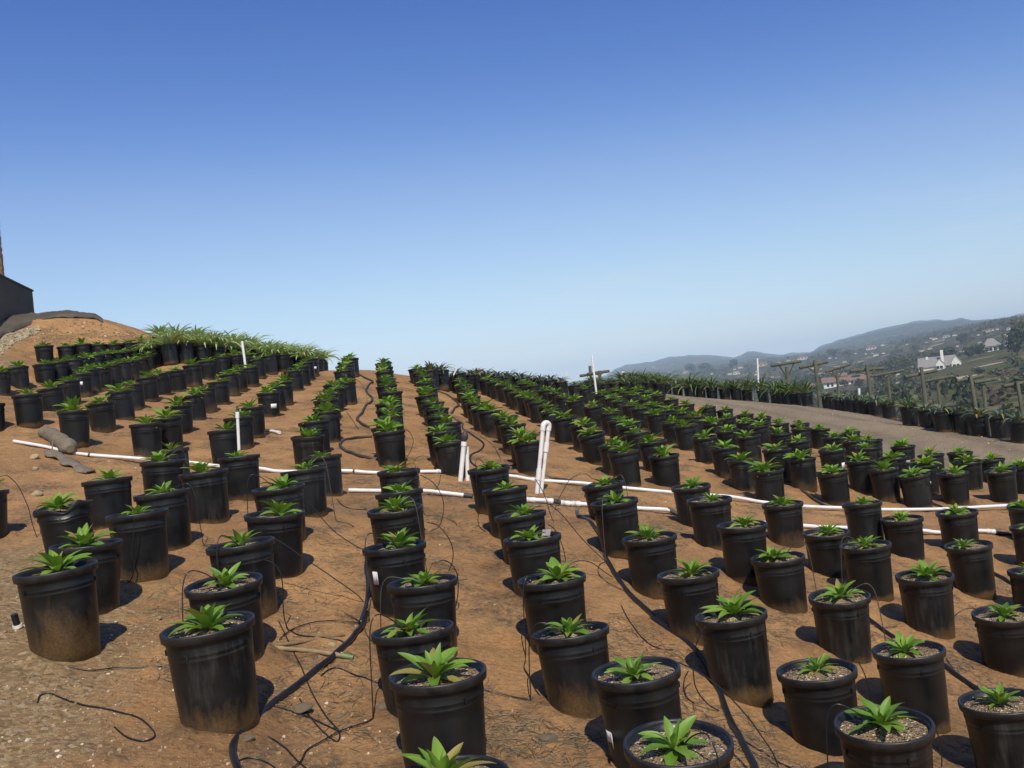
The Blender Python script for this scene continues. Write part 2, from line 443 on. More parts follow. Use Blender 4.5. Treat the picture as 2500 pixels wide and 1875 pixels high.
# ---------------------------------------------------------------- pot layout: rim centre (u, v) and rim width in photo pixels, row by row, nearest first
FRONT = [
 [(-47,1203,135)],
 [(142,1381,219),(203,1328,180),(163,1230,147),(262,1167,128)],
 [(335,1254,159),(399,1205,140),(392,1127,117),(418,1100,100)],
 [(516,1526,231),(550,1413,194),(592,1325,171),(500,1154,123),(582,1111,108)],
 [(663,1254,149),(681,1185,135),(741,1143,117),(788,1112,98)],
 [(1096,1892,285),(1065,1641,238),(1008,1533,199),(1028,1422,172),(962,1330,158),(965,1244,137),(978,1201,119),(971,1151,106)],
 [(1645,1812,271),(1560,1641,225),(1400,1536,190),(1348,1413,166),(1301,1307,145),(1274,1254,127),(1234,1189,115),(1195,1139,105)],
 [(2156,1767,245),(1999,1634,200),(1792,1502,178),(1684,1401,154),(1587,1307,133),(1505,1222,121),(1477,1178,104)],
 [(2456,1706,217),(2224,1588,182),(2048,1454,156),(1901,1355,135),(1809,1280,127),(1731,1219,113),(1689,1187,98)],
 [(2454,1495,166),(2256,1405,147),(2115,1327,131),(2014,1297,117),(1910,1227,102)],
 [(2520,1393,135),(2368,1327,125),(2202,1264,106),(2107,1230,102)],
 [(2521,1287,115),(2504,1232,104),(2337,1248,106)],
]
BACK = [
 [(44,898,62),(107,890,58),(142,885,56),(177,881,54),(206,876,52),(234,870,50),(258,866,48),(282,863,47),(305,861,46),(330,858,45),(354,855,45),(378,852,44)],
 [(107,846,52),(161,846,50),(203,843,49),(243,842,48),(279,841,47),(313,839,46),(345,836,45)],
 [(-26,988,82),(-4,911,66)],
 [(67,966,83),(127,948,70),(168,930,62),(198,914,58),(222,905,56),(248,898,53),(274,892,51),(298,887,49),(320,882,47),(341,877,46),(362,872,45),(384,867,44),(408,864,43),(434,862,43),(460,860,42)],
 [(177,1006,88),(247,982,74),(296,958,70),(324,939,63),(359,922,60),(391,911,56),(430,904,52),(470,892,50),(504,882,46),(540,873,44),(574,869,43),(600,866,42)],
 [(354,1034,82),(409,1018,77),(436,990,69),(472,965,64),(502,949,58),(533,932,55),(560,914,50),(580,905,48),(610,897,45),(628,878,43),(658,870,41),(688,866,40)],
 [(545,1052,82),(582,1019,75),(613,994,70),(653,958,60),(671,946,57),(689,935,54),(718,907,48),(736,897,45),(748,886,43),(759,876,42)],
 [(748,1065,86),(767,1032,79),(797,1008,70),(796,993,67),(796,977,64),(803,964,61),(811,948,58),(817,938,56),(846,934,54),(838,907,50),(841,893,47),(846,884,45),(857,876,43)],
 [(950,1054,83),(944,1041,80),(951,1016,75),(953,1000,70),(947,983,67),(953,955,61),(946,941,58),(943,925,54),(939,908,49),(938,896,46),(937,887,44)],
 [(1100,1078,84),(1077,1056,80),(1095,1033,74),(1072,1015,68),(1066,998,64),(1058,985,61),(1044,966,58),(1046,950,54),(1041,934,50),(1036,920,47),(1026,908,44),(1017,899,42)],
 [(1288,1079,77),(1275,1063,74),(1250,1038,67),(1236,1018,64),(1194,1004,60),(1176,994,57),(1162,983,54),(1150,968,50),(1143,954,47),(1132,940,45),(1120,929,42),(1107,918,40)],
 [(1525,1104,81),(1497,1083,73),(1449,1059,69),(1422,1035,65),(1374,1018,62),(1346,1004,57),(1338,990,53),(1312,981,50),(1303,972,48),(1282,966,47),(1266,958,45),(1249,950,44),(1230,938,43),(1211,932,41),(1188,926,40)],
 [(1621,1109,79),(1595,1079,72),(1560,1057,65),(1538,1039,60),(1509,1026,57),(1488,1010,54),(1448,993,52),(1407,975,49),(1377,969,46),(1356,959,43),(1332,953,41),(1302,941,39),(1280,936,38)],
 [(1874,1149,84),(1811,1122,74),(1769,1092,71),(1719,1067,65),(1676,1040,60),(1641,1031,56),(1602,1011,53),(1562,997,50),(1538,988,47),(1514,979,44),(1494,972,42),(1468,963,41),(1430,948,38),(1403,941,37)],
 [(2034,1151,80),(1957,1121,73),(1895,1098,71),(1828,1065,66),(1776,1049,60),(1739,1033,56),(1694,1017,52),(1660,1008,49),(1631,1000,46),(1600,990,44),(1575,975,41),(1545,966,39),(1520,958,37),(1500,952,36)],
 [(2235,1159,82),(2159,1145,78),(2099,1125,75),(2030,1099,68),(1950,1076,64),(1902,1059,58),(1856,1040,55),(1817,1029,51),(1777,1018,48),(1730,993,42),(1676,988,43),(1637,975,41),(1608,964,38),(1584,956,36),(1557,952,35)],
 [(2326,1156,79),(2255,1134,74),(2180,1118,69),(2118,1091,65),(2083,1076,61),(2033,1066,58),(1998,1046,53),(1955,1047,53),(1954,1036,50),(1905,1036,50),(1861,1020,46),(1819,1013,44),(1771,1001,41)],
 [(2444,1149,83),(2362,1126,74),(2274,1111,68),(2203,1087,64),(2126,1074,60),(2075,1056,56)],
 [(2495,1139,79),(2423,1120,71),(2344,1105,66)],
]
# grown agaves in pots: rim centre, width, block
MATURE = [
 [(372,828,46),(412,830,46),(452,836,45),(492,842,44),(530,848,43),(566,853,42),(604,856,41),(640,860,41),(676,863,41),(710,868,40),(742,872,40),(772,878,39)],
 [(392,820,42),(436,823,42),(480,829,41),(524,836,41),(570,844,40),(616,850,39),(660,856,39),(704,862,38),(744,868,38),(784,880,37)],
 [(1050,901,44),(1076,901,43),(1120,908,41),(1146,913,40),(1168,915,39),(1192,917,38),(1216,919,38),(1242,921,37),(1268,923,37),(1294,925,36),(1320,927,36),(1346,929,36),(1370,931,36)],
 [(1424,938,35),(1450,938,35),(1476,937,34),(1502,936,34),(1528,935,34),(1554,935,34),(1580,935,33),(1606,937,33)],
 [(1440,930,33),(1466,929,32),(1492,928,32),(1518,927,32),(1544,926,32),(1570,926,32),(1594,927,31)],
 [(1625,938,30),(1652,946,29),(1683,945,30),(1708,945,30),(1736,946,30),(1768,948,30),(1796,950,30),(1822,951,30),(1862,953,31),(1893,956,32),(1912,958,32),(1940,961,33),(1969,958,34),(2020,968,35),(2048,974,36),(2078,975,37),(2108,977,38),(2137,981,39),(2169,984,41),(2218,992,48),(2264,998,50),(2300,1002,52),(2345,1007,53),(2390,1014,55),(2438,1019,57),(2486,1026,60)],
]
# ---------------------------------------------------------------- ground shape
POT_D, POT_H = 0.43, 0.45

def fit_depth(rows, blend):
    P = np.array([p for r in rows for p in r], float)
    def basis(u, v):
        a = (u - 1250) / 1250; b = (v - 1100) / 400
        return np.stack([np.ones_like(a), a, b, a * a, a * b, b * b, a ** 3, a * a * b, a * b * b, b ** 3], 1)
    A = basis(P[:, 0], P[:, 1])
    y = np.log(P[:, 2])
    c = np.linalg.lstsq(A, y, rcond=None)[0]
    wd = np.exp(blend * (A @ c) + (1 - blend) * y)
    d = F * POT_D / wd * np.sqrt(1 + ((P[:, 0] - 1250) / F) ** 2)
    out = []; i = 0
    for r in rows:
        out.append([(r[k][0], r[k][1], float(d[i + k])) for k in range(len(r))])
        i += len(r)
    return out
FRONT_D = fit_depth(FRONT, 0.25)
BACK_D = fit_depth(BACK, 0.5)
MATURE_D = [[(u, v, F * POT_D / wd * math.hypot(1, (u - 1250) / F)) for u, v, wd in r] for r in MATURE]

pts = []          # control points x, y, z of the ground
for rows in (FRONT_D, BACK_D, MATURE_D):
    for r in rows:
        for u, v, d in r:
            p = at(u, v, d)
            pts.append((p.x, p.y, p.z - POT_H, 0.0))
def anc(u, v, d, dz=0.0):
    d = d * math.hypot(1, (u - 1250) / F)
    p = at(u, v, d); pts.append((p.x, p.y, p.z + dz, 0.0))
for u, v, d in ((793, 898, 23.8), (893, 904, 23.8), (980, 915, 23.8), (1050, 925, 24.4)):
    anc(u, v, d); anc(u, v, d + 4, -0.5); anc(u, v, d + 11, -2.6)
for u, v in ((372, 850), (480, 855), (600, 876), (700, 885), (784, 898)):
    anc(u, v, 26.5, -0.35); anc(u, v, 34, -2.2)
for u, v in ((1120, 930), (1200, 937), (1300, 945), (1390, 950)):
    anc(u, v, 29, -0.4); anc(u, v, 36, -2.0)
for u, v in ((1450, 957), (1560, 955)):
    anc(u, v, 34, -0.5); anc(u, v, 42, -3.0)
for u, v, d in ((1625, 955, 33), (1735, 963, 33), (1850, 970, 32), (1969, 980, 30), (2080, 995, 28), (2200, 1012, 24), (2330, 1035, 21), (2480, 1060, 18.5), (2700, 1090, 17)):
    anc(u, v, d, -0.35); anc(u, v, d + 6, -2.2); anc(u, v, d + 16, -5.5)
# mound at the upper left
for u, v, d in ((165, 766, 21.6), (120, 768, 21.4), (205, 774, 21.8), (245, 789, 22.0), (300, 800, 22.3), (350, 816, 22.6), (85, 778, 21.0), (30, 790, 20.0), (-60, 796, 19.2), (-220, 800, 18.0), (-420, 810, 17.0)):
    anc(u, v, d); anc(u, v, d + 2.2, -0.12); anc(u, v, d + 7, -0.7)
for u, v, d in ((20, 872, 16.6), (-40, 905, 15), (-150, 930, 13.5), (40, 1010, 12), (-120, 1050, 10.5), (-300, 1150, 8)):
    anc(u, v, d)
for x, y, z in ((-5, 0, 0.95), (0, 0, -0.22), (5, 0, -0.55), (-6, -5, 0.9), (0, -5, -0.45), (6, -5, -0.7), (12, 6, -0.55), (13, 0, -0.8), (-12, 4, 2.3), (-17, 12, 3.5), (-20, 0, 3.0), (18, 12, -0.9)):
    pts.append((x, y, z - x * 0.040 + y * 0.021, 0))
C = np.array(pts)[:, :3]
def tps_k(r2): return 0.5 * r2 * np.log(np.maximum(r2, 1e-12))
n = len(C)
D2 = ((C[:, None, :2] - C[None, :, :2]) ** 2).sum(2)
K = tps_k(D2) + np.eye(n) * 0.6
Pm = np.concatenate([np.ones((n, 1)), C[:, :2]], 1)
A = np.block([[K, Pm], [Pm.T, np.zeros((3, 3))]])
sol = np.linalg.solve(A, np.concatenate([C[:, 2], np.zeros(3)]))
GX0, GX1, GY0, GY1, GS = -40.0, 50.0, -20.0, 70.0, 0.25
gx = np.arange(GX0, GX1 + 1e-6, GS); gy = np.arange(GY0, GY1 + 1e-6, GS)
GRID = np.empty((len(gy), len(gx)))
for j, yy in enumerate(gy):
    r2 = (gx[:, None] - C[None, :, 0]) ** 2 + (yy - C[None, :, 1]) ** 2
    GRID[j] = tps_k(r2) @ sol[:n] + sol[n] + sol[n + 1] * gx + sol[n + 2] * yy

def near_h(x, y):
    fx = np.clip((x - GX0) / GS, 0, len(gx) - 1.001); fy = np.clip((y - GY0) / GS, 0, len(gy) - 1.001)
    i = fx.astype(int); j = fy.astype(int); a = fx - i; b = fy - j
    return (GRID[j, i] * (1 - a) + GRID[j, i + 1] * a) * (1 - b) + (GRID[j + 1, i] * (1 - a) + GRID[j + 1, i + 1] * a) * b

# far land: height above the eye by azimuth (given as photo column on the horizon) and distance
UK = [1300, 1500, 1700, 2079, 2330, 2500, 2900]
RK = [60, 120, 220, 350, 560, 850, 1300, 2000, 6000, 9000]
ZK = [[-8, -14, -26, -36, -40, -40, -38, -34, -20, -60],
      [-8, -14, -25, -34, -36, -34, -29, -20, -5, -40],
      [-8, -13, -22, -29, -29, -24, -15, -2, 20, -20],
      [-7.5, -11.5, -17, -21, -19, -14.5, -3, 16, 70, 60],
      [-7, -10, -14, -14.5, -10, 0, 18, 46, 108, 100],
      [-7, -9.5, -13, -12, -5, 8, 34, 62, 112, 105],
      [-7, -9.5, -13, -12, -4, 10, 36, 66, 115, 110]]
ZK = np.array(ZK)
SKY_U = [1300, 1440, 1476, 1506, 1532, 1565, 1597, 1648, 1716, 1754, 1795, 1813, 1830, 1846, 1868, 1906, 1981, 2006, 2045, 2084, 2144, 2190, 2236, 2307, 2340, 2361, 2388, 2456, 2500, 2900]
SKY_E = [-14, -6, 2, 16, 24, 25, 27, 35, 35, 29, 22, 25, 34, 34, 27, 21, 24, 34, 45, 55, 67, 73, 80, 79, 79, 82, 75, 75, 80, 84]
def far_h(x, y):
    r = np.hypot(x, y); az = np.arctan2(x, np.maximum(y, 1e-3) if np.isscalar(y) else y)
    azc = np.clip(az, R(-60), R(60))
    u = 1250 + F * np.tan(azc)
    lr = np.log(np.clip(r, 60, 9000)); lrk = np.log(RK)
    cols = np.stack([np.interp(lr, lrk, ZK[k]) for k in range(len(UK))], -1)
    uu = np.clip(u, UK[0], UK[-1])
    k = np.clip(np.searchsorted(UK, uu) - 1, 0, len(UK) - 2)
    uk = np.array(UK, float)
    f = (uu - uk[k]) / (uk[k + 1] - uk[k])
    z = np.take_along_axis(cols, k[..., None], -1)[..., 0] * (1 - f) + np.take_along_axis(cols, (k + 1)[..., None], -1)[..., 0] * f
    # the mountain crest at 3.4 km follows the skyline
    e = np.interp(uu, SKY_U, SKY_E) / F * 6000 * np.cos(azc)
    t_ = sstep(2300, 6000, r) * (1 - sstep(6000, 9000, r))
    z = z * (1 - t_) + (e + 1.0) * t_
    z = np.where(r > 700, np.minimum(z, np.maximum(e, -30) * np.minimum(r, 6000) / 6000 - 5.0 * (1 - t_)), z)
    amp = np.clip((r - 100) / 900, 0, 1)
    z = z + amp * (vnoise(x / 150, y / 150, 3) * 9 + vnoise(x / 55, y / 55, 4) * 3.5) * (1 - 0.75 * t_)
    z = z + t_ * (vnoise(x / 130, y / 130, 5) * 16 + vnoise(x / 48, y / 48, 6) * 13 + vnoise(x / 350, y / 350, 7) * 16)
    z = z + ((937.5 + F * SP - (u - 1250) * math.tan(ROLL)) - (937.5 - (u - 1250) * math.tan(R(4)))) / F * r
    lft = sstep(1350, 900, u)
    z = z * (1 - lft) + lft * np.interp(r, [60, 300, 9000], [-10, -40, -120])
    return z + EYE.z

def H(x, y):
    x = np.asarray(x, float); y = np.asarray(y, float)
    r = np.hypot(x, y)
    t_ = sstep(42, 68, r)
    nr = near_h(x, y)
    return nr * (1 - t_) + far_h(x, y) * t_

def gz(x, y): return float(H(np.array([x]), np.array([y]))[0])

def hit(u, v, dmin=1.0, dmax=6000.0):
    """photo pixel -> first point on the ground along its ray"""
    x, z = ray(u, v)
    d = np.geomspace(dmin, dmax, 1400)
    g = EYE.z + z * d - H(x * d, d)
    k = np.argmax(g < 0)
    if g[k] >= 0: k = len(d) - 1
    a, b = d[max(k - 1, 0)], d[k]
    for _ in range(20):
        m = (a + b) / 2
        if EYE.z + z * m - gz(x * m, m) < 0: b = m
        else: a = m
    return Vector((x * b, b, EYE.z + z * b))

# pots: final stand points (rim centre) -------------------------------------------
def stand(u, v, d):
    p = at(u, v, d)
    return p.x, p.y, p.z - POT_H, gz(p.x, p.y)
STAND = {'front': [[stand(*q) for q in r] for r in FRONT_D], 'back': [[stand(*q) for q in r] for r in BACK_D], 'mature': [[stand(*q) for q in r] for r in MATURE_D]}

def rough(x, y):
    """clods and footprints, only near the camera"""
    r = np.hypot(x, y)
    f = 1 - sstep(22, 45, r)
    z = vnoise(x / 0.9, y / 0.9, 21) * 0.045 + vnoise(x / 0.33, y / 0.33, 22) * 0.032
    c = vnoise(x / 0.11, y / 0.11, 23)
    z = z + np.maximum(c, 0) * 0.034 + vnoise(x / 0.045, y / 0.045, 24) * 0.006
    return z * f

def polar_mesh(name, radii, az, mat, kind, extra=None):
    rr, aa = np.meshgrid(radii, az, indexing='ij')
    x = rr * np.sin(aa); y = rr * np.cos(aa)
    z = H(x, y)
    if extra is not None: z = z + extra(x, y)
    nr, na = rr.shape
    v = np.stack([x, y, z], -1).reshape(-1, 3)
    i, j = np.meshgrid(np.arange(nr - 1), np.arange(na - 1), indexing='ij')
    a = (i * na + j).ravel()
    f = np.stack([a, a + 1, a + na + 1, a + na], 1)
    me = bpy.data.meshes.new(name)
    me.vertices.add(len(v)); me.vertices.foreach_set('co', v.ravel())
    me.loops.add(len(f) * 4); me.loops.foreach_set('vertex_index', f.ravel())
    me.polygons.add(len(f))
    me.polygons.foreach_set('loop_start', np.arange(0, len(f) * 4, 4))
    me.polygons.foreach_set('use_smooth', np.ones(len(f), bool))
    me.update(calc_edges=True)
    me.validate()
    me.materials.append(mat)
    o = bpy.data.objects.new(name, me)
    link(o); o['kind'] = kind
    return o, x.ravel(), y.ravel()

def set_attr(me, name, val):
    a = me.attributes.new(name, 'FLOAT', 'POINT')
    a.data.foreach_set('value', np.asarray(val, np.float32))

# ground
az = np.unique(np.concatenate([np.linspace(R(-180), R(-40), 90), np.linspace(R(-40), R(42), 560), np.linspace(R(42), R(180), 90)]))
rad = np.concatenate([[0.05, 0.4, 0.9], np.geomspace(1.3, 68, 470)])
POTXY = np.array([(s_[0], s_[1]) for b_ in ('front', 'back') for r_ in STAND[b_] for s_ in r_ if s_[1] < 17])
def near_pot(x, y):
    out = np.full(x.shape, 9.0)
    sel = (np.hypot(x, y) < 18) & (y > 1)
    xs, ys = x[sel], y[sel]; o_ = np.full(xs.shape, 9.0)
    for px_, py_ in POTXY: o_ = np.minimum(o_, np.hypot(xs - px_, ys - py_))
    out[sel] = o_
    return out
def rough_g(x, y):
    d_ = near_pot(x, y)
    nz_ = vnoise(x / 0.13, y / 0.13, 71)
    return rough(x, y) + 0.030 * np.exp(-((d_ - 0.20 - 0.05 * nz_) / 0.065) ** 2) * (0.4 + 1.2 * np.maximum(vnoise(x / 0.3, y / 0.3, 72) + 0.3, 0))
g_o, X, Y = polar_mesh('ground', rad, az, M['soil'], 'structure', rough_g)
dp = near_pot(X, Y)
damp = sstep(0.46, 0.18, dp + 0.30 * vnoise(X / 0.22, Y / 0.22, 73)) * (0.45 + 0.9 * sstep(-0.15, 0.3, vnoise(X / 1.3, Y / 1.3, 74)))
# road band: from the right edge of the bed to the potted row on the far side, turning uphill
rows_r = [np.array([(s[0], s[1]) for s in STAND['back'][k]]) for k in (16, 17, 18)]
edge_d = np.array([(s[0], s[1]) for s in STAND['mature'][5]])
def road_mask(X, Y):
    # left boundary x as a function of y, right boundary likewise
    ly = [0, 6, 9, 11, 13, 14.5, 16.5, 18, 20, 22.5, 25, 27, 29, 33]
    lx = [9.5, 8.2, 7.9, 7.6, 7.5, 7.4, 7.0, 6.8, 6.7, 6.4, 5.7, 5.2, 4.8, 4.2]
    l = np.interp(Y, ly, lx)
    o_ = X - l + 0.35 * vnoise(X / 1.7, Y / 2.3, 81)
    rut = np.exp(-((o_ - 1.25) / 0.22) ** 2) + np.exp(-((o_ - 2.75) / 0.22) ** 2) + 0.9 * sstep(3.2, 4.4, o_)
    return sstep(-0.35, 0.45, X - l) * (1 - sstep(33, 38, Y)), np.clip(rut, 0, 1)
rm, rut = road_mask(X, Y)
rr_ = np.hypot(X, Y)
gm = sstep(0.9, -0.5, X + 1.9 + 0.28 * (Y - 3.0)) * (1 - sstep(6.0, 9.5, Y)) * 0.9   # gravelly bank, lower left
gm = np.maximum(gm, sstep(0.6, 0.0, np.abs(X + 10.2 + 0.25 * (Y - 17))) * sstep(15.2, 16.2, Y) * (1 - sstep(19.2, 20, Y)))
gm = np.maximum(gm, 0.55 * sstep(2.2, 1.6, np.hypot(X + 0.2, Y)))
gs = sstep(34, 46, rr_ + 0 * X) * sstep(0, 8, X)
dedge = np.min(np.hypot(X[:, None] - edge_d[None, ::2, 0], Y[:, None] - edge_d[None, ::2, 1]), 1) if len(X) < 4e5 else rr_ * 0
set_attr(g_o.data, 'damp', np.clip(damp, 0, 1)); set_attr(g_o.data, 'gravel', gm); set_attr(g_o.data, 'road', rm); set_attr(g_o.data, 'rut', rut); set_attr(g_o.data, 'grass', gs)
# valley and mountains
az2 = np.concatenate([np.linspace(R(-25), R(-2), 40), np.linspace(R(-2), R(33), 620)[1:], np.linspace(R(33), R(48), 50)[1:]])
v_o, X, Y = polar_mesh('valley', np.geomspace(68, 1700, 170), az2, M['chaparral'], 'structure')
U = 1250 + F * X / np.maximum(Y, 1)
rr_ = np.hypot(X, Y)
gm = sstep(2180, 2330, U + vnoise(X / 40, Y / 40, 8) * 120) * sstep(820, 640, rr_ + vnoise(X / 60, Y / 60, 9) * 200)
gm = np.maximum(gm, sstep(0.26, 0.36, vnoise(X / 70, Y / 70, 31)) * 0.7)
set_attr(v_o.data, 'grass', gm)
m_o, X, Y = polar_mesh('mountains', np.concatenate([np.geomspace(1700, 5200, 70), np.geomspace(5300, 9000, 40)]), az2, M['chaparral'], 'structure')
set_attr(m_o.data, 'grass', sstep(0.2, 0.35, vnoise(X / 260, Y / 260, 33)) * 0.7)
# ---------------------------------------------------------------- potted plants
def set_face_attrs(me, along, lrand):
    a = me.attributes.new('along', 'FLOAT', 'POINT'); a.data.foreach_set('value', np.asarray(along, np.float32))
    a = me.attributes.new('leafrand', 'FLOAT', 'POINT'); a.data.foreach_set('value', np.asarray(lrand, np.float32))

def leaf(mb, along, lr, az, e0, bend, length, width, seg=8, fold=0.28, twist=0.0, base_r=0.012, base_z=0.0, rnd=0.5, peak=0.45, tip=1.0):
    """one lance-shaped leaf: starts at elevation e0, bends down by `bend` radians along its length"""
    ca, sa = math.cos(az), math.sin(az)
    r, z = base_r, base_z
    vs = []
    side = Vector((-sa, ca, 0))
    for i in range(seg + 1):
        t_ = i / seg
        e = e0 - bend * t_ ** 1.4
        if i:
            r += math.cos(e) * length / seg
            z += math.sin(e) * length / seg
        s_ = (t_ / peak) if t_ < peak else (1 - t_) / (1 - peak)
        wd = width * 0.5 * (0.30 + 0.70 * (max(s_, 0) ** 0.75)) if t_ < peak else width * 0.5 * max(s_, 0) ** (0.72 * tip)
        if i == seg: wd = 0.0006
        p = Vector((ca * r, sa * r, z))
        nrm = Vector((-math.sin(e) * ca, -math.sin(e) * sa, math.cos(e)))
        tw = twist * t_
        sd = side * math.cos(tw) + nrm * math.sin(tw)
        up = nrm * math.cos(tw) - side * math.sin(tw)
        lift = wd * fold * (1.3 - 0.5 * t_)
        vs += [p - sd * wd + up * lift, p - sd * wd * 0.5 + up * lift * 0.35, p, p + sd * wd * 0.5 + up * lift * 0.35, p + sd * wd + up * lift]
        along += [t_] * 5
        lr += [rnd] * 5
    fs = []
    for i in range(seg):
        for k in range(4):
            a = i * 5 + k
            fs.append((a, a + 1, a + 6, a + 5))
    mb.add(vs, fs, True)

def rosette_mesh(seed, n=14, scale=1.0, up=0.0):
    rg = random.Random(seed)
    mb = MB(); al = []; lr = []
    g = rg.uniform(0, 6.28)
    for k in range(n):
        q = k / (n - 1)                       # 0 inner .. 1 outer
        a = g + k * 2.39996 + rg.uniform(-0.25, 0.25)
        e0 = R(80 - 63 * q ** 0.85 + up * 12) + rg.uniform(-0.14, 0.14)
        L = (0.085 + 0.075 * min(1, q * 1.9) - 0.025 * max(0, q - 0.75) * 4) * scale * rg.uniform(0.85, 1.2)
        W = L * rg.uniform(0.29, 0.40)
        leaf(mb, al, lr, a, e0, rg.uniform(0.25, 0.75) + 0.45 * q, L, W, 8, rg.uniform(0.2, 0.45), rg.uniform(-0.5, 0.5), 0.010, 0.008 + 0.016 * (1 - q), rg.random(), rg.uniform(0.42, 0.55))
    # a withered leaf or two lying on the soil
    for k in range(rg.choice((0, 1, 1, 2, 3))):
        leaf(mb, al, lr, rg.uniform(0, 6.28), R(rg.uniform(2, 12)), rg.uniform(0.15, 0.4), 0.12 * scale * rg.uniform(0.7, 1.1), 0.026, 7, 0.9, rg.uniform(-1.2, 1.2), 0.012, 0.006, 0.97, 0.4)
    # short stem
    mb.lathe([(0.017, -0.02), (0.016, 0.02), (0.008, 0.045)], 8); al += [0.1] * 24; lr += [0.5] * 24
    me = mb.mesh('rosette', M['leaf'])
    set_face_attrs(me, al, lr)
    return me

def grown_mesh(seed, mat, n=30, L0=0.46, W0=0.052, spread=1.0):
    rg = random.Random(seed)
    mb = MB(); al = []; lr = []
    for k in range(n):
        q = k / (n - 1)
        a = k * 2.39996 + rg.uniform(-0.3, 0.3)
        e0 = R(84 - 48 * q) + rg.uniform(-0.15, 0.15)
        L = L0 * (0.75 + 0.35 * math.sin(min(1, q * 1.3) * 1.6)) * rg.uniform(0.75, 1.15)
        leaf(mb, al, lr, a, e0, (rg.uniform(0.9, 1.7) + 0.3 * q) * spread, L, W0 * rg.uniform(0.8, 1.2), 7, 0.4, rg.uniform(-0.5, 0.5), 0.02 + 0.05 * q, 0.0, rg.random(), 0.35)
    mb.lathe([(0.045, -0.03), (0.04, 0.06), (0.02, 0.12)], 8); al += [0.1] * 24; lr += [0.5] * 24
    me = mb.mesh('grown_foliage', mat)
    set_face_attrs(me, al, lr)
    return me

def pot_mesh(dent=False, seed=0):
    rg = random.Random(seed)
    mb = MB()
    prof = [(0.150, -0.075), (0.1725, -0.07), (0.1735, 0.0), (0.1755, 0.012), (0.178, 0.06), (0.184, 0.16), (0.1895, 0.26), (0.1915, 0.296), (0.1928, 0.298), (0.1930, 0.303), (0.1922, 0.305),
            (0.1930, 0.318), (0.1942, 0.320), (0.1944, 0.325), (0.1936, 0.327), (0.196, 0.362), (0.197, 0.372)]
    prof = [(r, z * 0.412 / 0.372 if z > 0 else z) for r, z in prof]
    mb.lathe(prof, 44)
    # inner wall seen above the soil
    mb.lathe([(0.199, 0.440), (0.193, 0.440), (0.188, 0.385)], 44)
    # tabs under the rim
    for k in range(4):
        a = k * math.pi / 2 + rg.uniform(0, 1)
        Mx = Matrix.Rotation(a, 4, 'Z')
        mb.box(0.1975, 0, 0.358, 0.007, 0.010, 0.026, Mx)
    me = mb.mesh('pot', M['pot'])
    return me

def rim_mesh(dent=False):
    mb = MB()
    mb.lathe([(0.1955, 0.3725), (0.2085, 0.3705), (0.2122, 0.3720), (0.2140, 0.394), (0.215, 0.4035), (0.2140, 0.4090), (0.2100, 0.4115), (0.2045, 0.4115), (0.2000, 0.4070), (0.1985, 0.397)], 48, Matrix.Translation((0, 0, 0.04)))
    return mb.mesh('rim', M['rim'])

def soil_mesh(seed):
    rg = np.random.default_rng(seed)
    mb = MB(); nr, na = 9, 36
    vs = [(0, 0, 0.419)]
    ox = rg.uniform(0, 50)
    for i in range(1, nr + 1):
        for k in range(na):
            a = 2 * math.pi * k / na; r = 0.191 * i / nr
            x, y = r * math.cos(a), r * math.sin(a)
            z = 0.413 + 0.022 * float(vnoise(x / 0.09 + ox, y / 0.09)) + 0.014 * float(vnoise(x / 0.03 + ox, y / 0.03, 2)) + 0.014 * (1 - i / nr)
            vs.append((x, y, z))
    fs = [(0, 1 + k, 1 + (k + 1) % na) for k in range(na)]
    for i in range(nr - 1):
        for k in range(na):
            a = 1 + i * na + k; b = 1 + i * na + (k + 1) % na
            fs.append((a, a + na, b + na, b))
    mb.add(vs, fs, True)
    # perlite and bark crumbs lying on top
    for _ in range(60):
        a = rg.uniform(0, 6.28); r = 0.185 * math.sqrt(rg.uniform(0, 1)); s = rg.uniform(0.0015, 0.004)
        mb.box(r * math.cos(a), r * math.sin(a), 0.421 + rg.uniform(-0.004, 0.006), s * 1.6, s * 1.2, s, Matrix.Identity(4))
    return mb.mesh('soil', M['mix'])

ROS = [rosette_mesh(100 + k, n=17 + k % 5, scale=0.92 + 0.05 * (k % 5), up=(k % 3 - 1) * 0.6) for k in range(12)]
ROS_BIG = [rosette_mesh(200 + k, n=19, scale=1.32, up=0.35) for k in range(3)]
SOILS = [soil_mesh(k) for k in range(6)]
POTS = [pot_mesh(False, k) for k in range(3)]
RIM = rim_mesh()

ORD = ['', 'first', 'second', 'third', 'fourth', 'fifth', 'sixth', 'seventh', 'eighth', 'ninth', 'tenth', 'eleventh', 'twelfth', 'thirteenth', 'fourteenth', 'fifteenth', 'sixteenth', 'seventeenth', 'eighteenth', 'nineteenth', 'twentieth', 'twenty-first', 'twenty-second', 'twenty-third', 'twenty-fourth', 'twenty-fifth', 'twenty-sixth', 'twenty-seventh', 'twenty-eighth', 'twenty-ninth', 'thirtieth']

